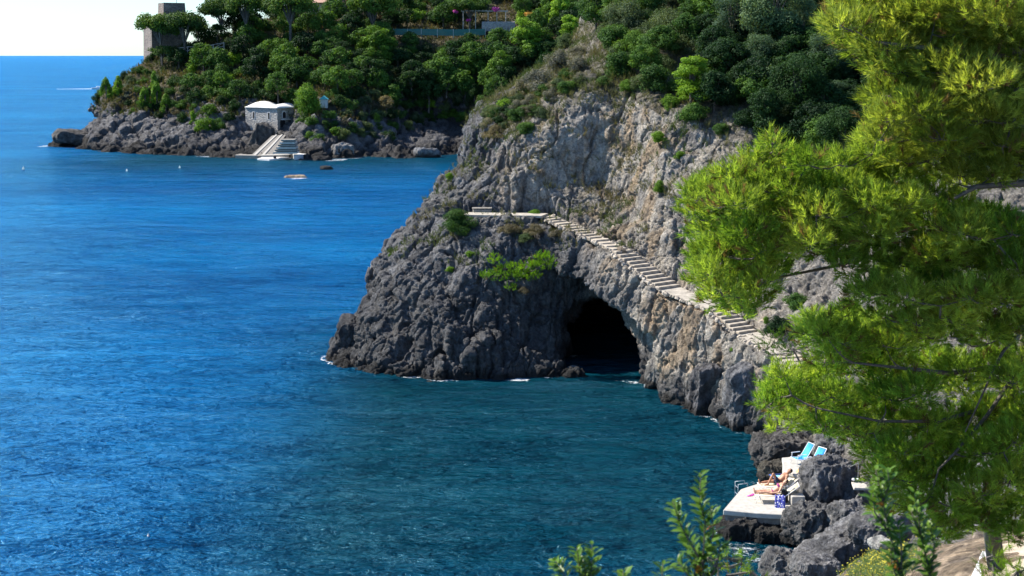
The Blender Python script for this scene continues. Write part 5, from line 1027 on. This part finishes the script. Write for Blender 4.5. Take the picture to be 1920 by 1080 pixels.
tC = [P(1868, 1060, 23.5), P(1855, 960, 22.8), P(1880, 820, 22), P(1905, 700, 21.5), P(1930, 600, 21)]
lc_ = [(tC, .16, .06), ([tC[3], P(1850, 690, 20.8), P(1780, 700, 20.4), P(1690, 690, 20), P(1600, 680, 19.8)], .05, .015), ([tC[2], P(1830, 770, 21), P(1760, 790, 20.5), P(1650, 790, 20.2), P(1530, 765, 20)], .045, .012), ([tC[3], P(1850, 780, 20.6), P(1790, 850, 20.2), P(1760, 880, 20.2), P(1745, 930, 20)], .035, .010), ([tC[2], P(1900, 880, 20.6), P(1880, 940, 20.4)], .03, .01), ([tC[4], P(1880, 660, 20.4), P(1860, 700, 20), P(1810, 810, 19.8)], .03, .01)]
pine('pine_tree', 'lower green pine hanging over the shore rocks, its trunk rising from the bare soil', lc_, clumps_px(Cc, 20.6, .9, 1.1, 1.08), .165, 185, (.16, .29, .04), (.40, .50, .09), 24, .0060, flat=.72)
D_ = [(1450, 640, 26), (1432, 655, 18), (1475, 632, 26), (1490, 655, 24), (1460, 665, 20), (1520, 700, 26), (1545, 690, 24), (1530, 640, 20)]
pine('young_pine', 'small darker green pine beside the concrete landing of the steps', [([P(1530, 790, 36), P(1520, 720, 35.5), P(1490, 660, 35)], .06, .02)], clumps_px(D_, 35, .4, .5), .17, 30, (.045, .10, .02), (.075, .14, .02), 24, .006)
E_ = [(1345, 1062, 16), (1365, 1045, 14), (1390, 1050, 13), (1410, 1072, 14), (1370, 1080, 24), (1335, 1040, 10), (1320, 1075, 18), (1425, 1085, 14)]
pine('young_pine', 'bright pine shoots poking up from the bottom edge below the bathing deck', [([P(1370, 1300, 9), P(1370, 1180, 8.8), P(1365, 1090, 8.6)], .05, .02)], clumps_px(E_, 8.6, .25, .5), .09, 260, GG0, (.17, .26, .02), 22, .0016)
pine('young_pine', 'single young pine shoot standing in front of the paving at bottom right', [([P(1868, 1230, 13), P(1866, 1120, 13), P(1862, 1050, 13)], .03, .01)], clumps_px([(1862, 1042, 14), (1864, 1065, 18), (1875, 1085, 20), (1850, 1080, 14)], 13, .1), .15, 190, GG0, GG1, 26, .0022)
pine('young_pine', 'young pine tuft in the bottom right corner', [([P(1915, 1230, 12.5), P(1912, 1120, 12.5), P(1908, 1070, 12.5)], .03, .01)], clumps_px([(1905, 1060, 14), (1915, 1075, 18), (1895, 1085, 14)], 12.5, .1), .14, 190, GG0, GG1, 26, .0022)
# --- leafy mastic shoots close to the camera
M_gloss = leaf_mat('glossy_leaf', .1, .22, .3)
def leafy(label, stems, seed):
    r_ = random.Random(seed); o = stems[0][0]; e = empty('leafy_shoot', o, label=label, cat='shrub', group='leafy shoots close to the camera'); st = MB(); V, F, Cl = [], [], []
    for pl in stems:
        pl = [q-o for q in pl]; L_ = sum((b_-a).length for a, b_ in zip(pl[:-1], pl[1:])); st.tube(pl, [.004-.0028*i/(len(pl)-1) for i in range(len(pl))], 6)
        n = int(L_/.0065)
        for k in range(n):
            t_ = (k+.5)/n*(len(pl)-1); i = min(int(t_), len(pl)-2); p = pl[i].lerp(pl[i+1], t_-i); dr = (pl[i+1]-pl[i]).normalized()
            a = k*2.4+r_.uniform(-.4, .4); sd = dr.cross(Vector((math.cos(a), math.sin(a), .1))).normalized(); ax = (sd*1.0+dr*r_.uniform(.4, 1.1)).normalized(); nr = ax.cross(dr.cross(ax)).normalized(); nr = (dr-ax*dr.dot(ax)).normalized(); w_ = ax.cross(nr)
            ln = r_.uniform(.030, .048)*(1 if k < n*.85 else .7); wd = ln*.26; b0 = p+ax*.006
            prof = [(0, .12), (.25, .85), (.5, 1), (.75, .75), (1, .05)]; i0_ = len(V)
            for tt, ww in prof:
                c0_ = b0+ax*ln*tt-nr*.004*tt*tt
                V.extend([c0_-w_*wd*ww+nr*.003*ww, c0_, c0_+w_*wd*ww+nr*.003*ww])
            for j in range(4):
                for s_ in (0, 1): F.append((i0_+3*j+s_, i0_+3*j+s_+1, i0_+3*j+s_+4, i0_+3*j+s_+3))
            g = r_.random(); cc = np.array((.045, .11, .015))*(1-g)+np.array((.12, .21, .03))*g
            if r_.random() < .012: cc = np.array((.35, .14, .03))
            Cl += [cc]*15
    link('leaves', mesh_np('leaves', np.array([v[:] for v in V]), np.array(F), True, col=np.array(Cl)), M_gloss, e); st.build('stem', M_bark, e, smooth=True)
Ys = 4.4
leafy('tall leafy shoot rising in front of the water left of the bathing deck', [[P(1320, 1180, Ys), P(1318, 1060, Ys), P(1322, 980, Ys), P(1312, 940, Ys), P(1314, 888, Ys)], [P(1318, 1060, Ys), P(1290, 1010, Ys-.05), P(1272, 975, Ys-.06), P(1262, 940, Ys-.07)], [P(1320, 1100, Ys), P(1300, 1040, Ys+.05), P(1285, 1000, Ys+.05)], [P(1318, 1060, Ys), P(1338, 1000, Ys+.03), P(1332, 950, Ys+.03)], [P(1320, 1100, Ys), P(1345, 1060, Ys), P(1350, 1020, Ys)], [P(1320, 1140, Ys), P(1290, 1080, Ys), P(1270, 1050, Ys)], [P(1320, 1140, Ys), P(1300, 1100, Ys), P(1305, 1040, Ys)]], 3)
leafy('pair of low leafy shoots at the bottom edge, left of centre cove', [[P(1100, 1180, Ys), P(1108, 1090, Ys), P(1110, 1020, Ys)], [P(1100, 1180, Ys), P(1088, 1080, Ys), P(1082, 1028, Ys)], [P(1100, 1180, Ys), P(1060, 1080, Ys), P(1042, 1052, Ys)], [P(1100, 1150, Ys), P(1098, 1090, Ys), P(1096, 1060, Ys)]], 5)
leafy('small leafy tip at the bottom edge between the two taller shoots', [[P(1235, 1160, Ys), P(1240, 1100, Ys), P(1243, 1056, Ys)], [P(1180, 1160, Ys), P(1172, 1100, Ys), P(1168, 1072, Ys)]], 8)
leafy('dark leafy shoot in front of the lower pine, left one of two', [[P(1700, 1200, Ys), P(1690, 1080, Ys), P(1668, 1000, Ys), P(1655, 940, Ys), P(1642, 880, Ys)], [P(1690, 1080, Ys), P(1690, 1020, Ys-.03), P(1682, 980, Ys-.04)], [P(1668, 1000, Ys), P(1640, 960, Ys), P(1636, 920, Ys)], [P(1655, 940, Ys), P(1668, 910, Ys), P(1664, 880, Ys)], [P(1690, 1100, Ys), P(1672, 1060, Ys), P(1670, 1020, Ys)]], 9)
leafy('dark leafy shoot in front of the lower pine, right one of two', [[P(1755, 1200, Ys), P(1745, 1080, Ys), P(1728, 1010, Ys), P(1715, 925, Ys)], [P(1745, 1080, Ys), P(1752, 1020, Ys), P(1742, 985, Ys)], [P(1730, 1010, Ys), P(1716, 980, Ys), P(1708, 955, Ys)], [P(1748, 1090, Ys), P(1735, 1060, Ys), P(1722, 1050, Ys)]], 10)
# --- soil edge, paving and yellow flowers at the bottom right
def g(px, py):
    "the sloping ground seen at this place"
    o = Vector((0, 0, CAMZ)); d = (P(px, py, 100)-o); lo = None; prev = None
    for k in range(60, 700):
        q = o+d*(k/1000.)
        if q.z < slope_z(q.x, q.y): return q
    return o+d*.4
q = g(1620, 1062); V, F, Cl = [], [], []
pts = []
for k in range(900):
    px, py = rnd.uniform(1545, 1700), rnd.uniform(1035, 1085)
    if (px-1545)/155+(py-1035)/50 < .55: continue
    pts.append((px, py))
gq = [g(a, b_) for a, b_ in pts[:260]]; P0 = []
for q in gq:
    for _ in range(7): P0.append((q.x+rnd.gauss(0, .16), q.y+rnd.gauss(0, .3)))
P0 = np.array(P0); z0 = slope_zs(np.column_stack([P0, 0*P0[:, 0]])); cen = np.column_stack([P0, z0+rng.uniform(.0, .22, len(P0))])
dirs = unit(len(cen))*.5+np.array((0, 0, 1)); dirs /= np.linalg.norm(dirs, axis=1)[:, None]
V, F, c = tuft_mesh(cen, dirs, .20, 16, .006, np.array((.20, .27, .11))*np.ones((len(cen), 1)))
tag(link('flowering_ground_cover', mesh_np('stalks', V, F, False, col=c), M_leaf), kind='stuff')
n = 2600; k = rng.randint(0, len(cen), n); V, F, c = leaves(cen[k]+rng.normal(0, .09, (n, 3))+np.array((0, 0, .12)), unit(n)*.4+np.array((0, -.3, .9)), .026*np.ones(n), .9, np.array((.55, .48, .06))*rng.uniform(.7, 1.2, n)[:, None])
tag(link('yellow_flowers', mesh_np('yellow_flowers', V, F, False, col=c), M_leaf), kind='stuff')
q0, q1 = g(1832, 1082), g(1850, 1040); m = MB()
d_ = (q1-q0); d_.z = 0; d_.normalize(); n_ = Vector((d_.y, -d_.x, 0)); q0 = q0-d_*1.5
V = [q+n_*s*.10+Vector((0, 0, z)) for q in (q0, q1) for s in (-1, 1) for z in (-.6, .07)]; o0 = q0.copy(); o = m.add([v-o0 for v in V], [(0, 1, 3, 2), (4, 6, 7, 5), (0, 4, 5, 1), (2, 3, 7, 6), (1, 5, 7, 3)]).build('low_wall', M_plas, loc=o0, bevel=.02); tag(o, 'low whitewashed kerb wall beside the young pine shoot', 'wall')
pv = [g(1860, 1085), g(1935, 1085), g(1935, 1020), g(1866, 1030)]; m = MB(); o0 = pv[0].copy(); V = [v-o0+Vector((0, 0, .10)) for v in pv]+[v-o0-Vector((0, 0, .4)) for v in pv]
o = m.add(V, [(0, 1, 2, 3), (0, 4, 5, 1), (1, 5, 6, 2), (2, 6, 7, 3), (3, 7, 4, 0)]).build('path', simple('sandy_paving', (.42, .34, .25), .9, .25, 3), loc=o0, bevel=.01); tag(o, kind='structure')
# --- dry grass and low scrub clinging to both cliffs
def scrub(name, bvmesh, n, sel, size, nn, wdt, cols, seed, droop=.0):
    rs = np.random.RandomState(seed); v, nrm = arrays(bvmesh); ok = np.where(sel(v, nrm))[0]; k = rs.choice(ok, min(n, len(ok)*3)); p = v[k]+rs.normal(0, .08, (len(k), 3)); d = nrm[k]*.6+np.array((0, 0, .9))+rs.normal(0, .3, (len(k), 3)); d /= np.linalg.norm(d, axis=1)[:, None]
    f = (fbm(p, .35, 2, 4.)*.8+.5).clip(0, 1)[:, None]; c = np.array(cols[0])*(1-f)+np.array(cols[1])*f
    V, F, cc = tuft_mesh(p, d, size*rs.uniform(.5, 1.3, len(k)), nn, wdt, c, droop); return tag(link(name, mesh_np(name, V, F, False, col=cc), M_leaf), kind='stuff')
clm = cliff.data; hdm = bpy.data.objects['headland'].data
scrub('dry_grass', clm, 7500, lambda v, n: (n[:, 2] > .45)*(v[:, 2] > 6.2)*(v[:, 2] < 24)*(v[:, 1] > 84)*(v[:, 0] < 12)*(fbm(v, .5, 2, 33.) > .12) > 0, .34, 14, .011, ((.17, .15, .08), (.07, .12, .03)), 1)
scrub('dead_scrub', clm, 6000, lambda v, n: (n[:, 2] > .3)*(v[:, 2] > 10.5)*(v[:, 2] < 28)*(v[:, 1] > 84) > 0, .55, 16, .012, ((.13, .12, .08), (.05, .085, .03)), 2)
scrub('headland_scrub', hdm, 26000, lambda v, n: (n[:, 2] > .25)*(v[:, 2] > 6.5)*(v[:, 0] < 22) > 0, .95, 12, .05, ((.10, .085, .045), (.03, .055, .02)), 3)
print('plants', count[0])
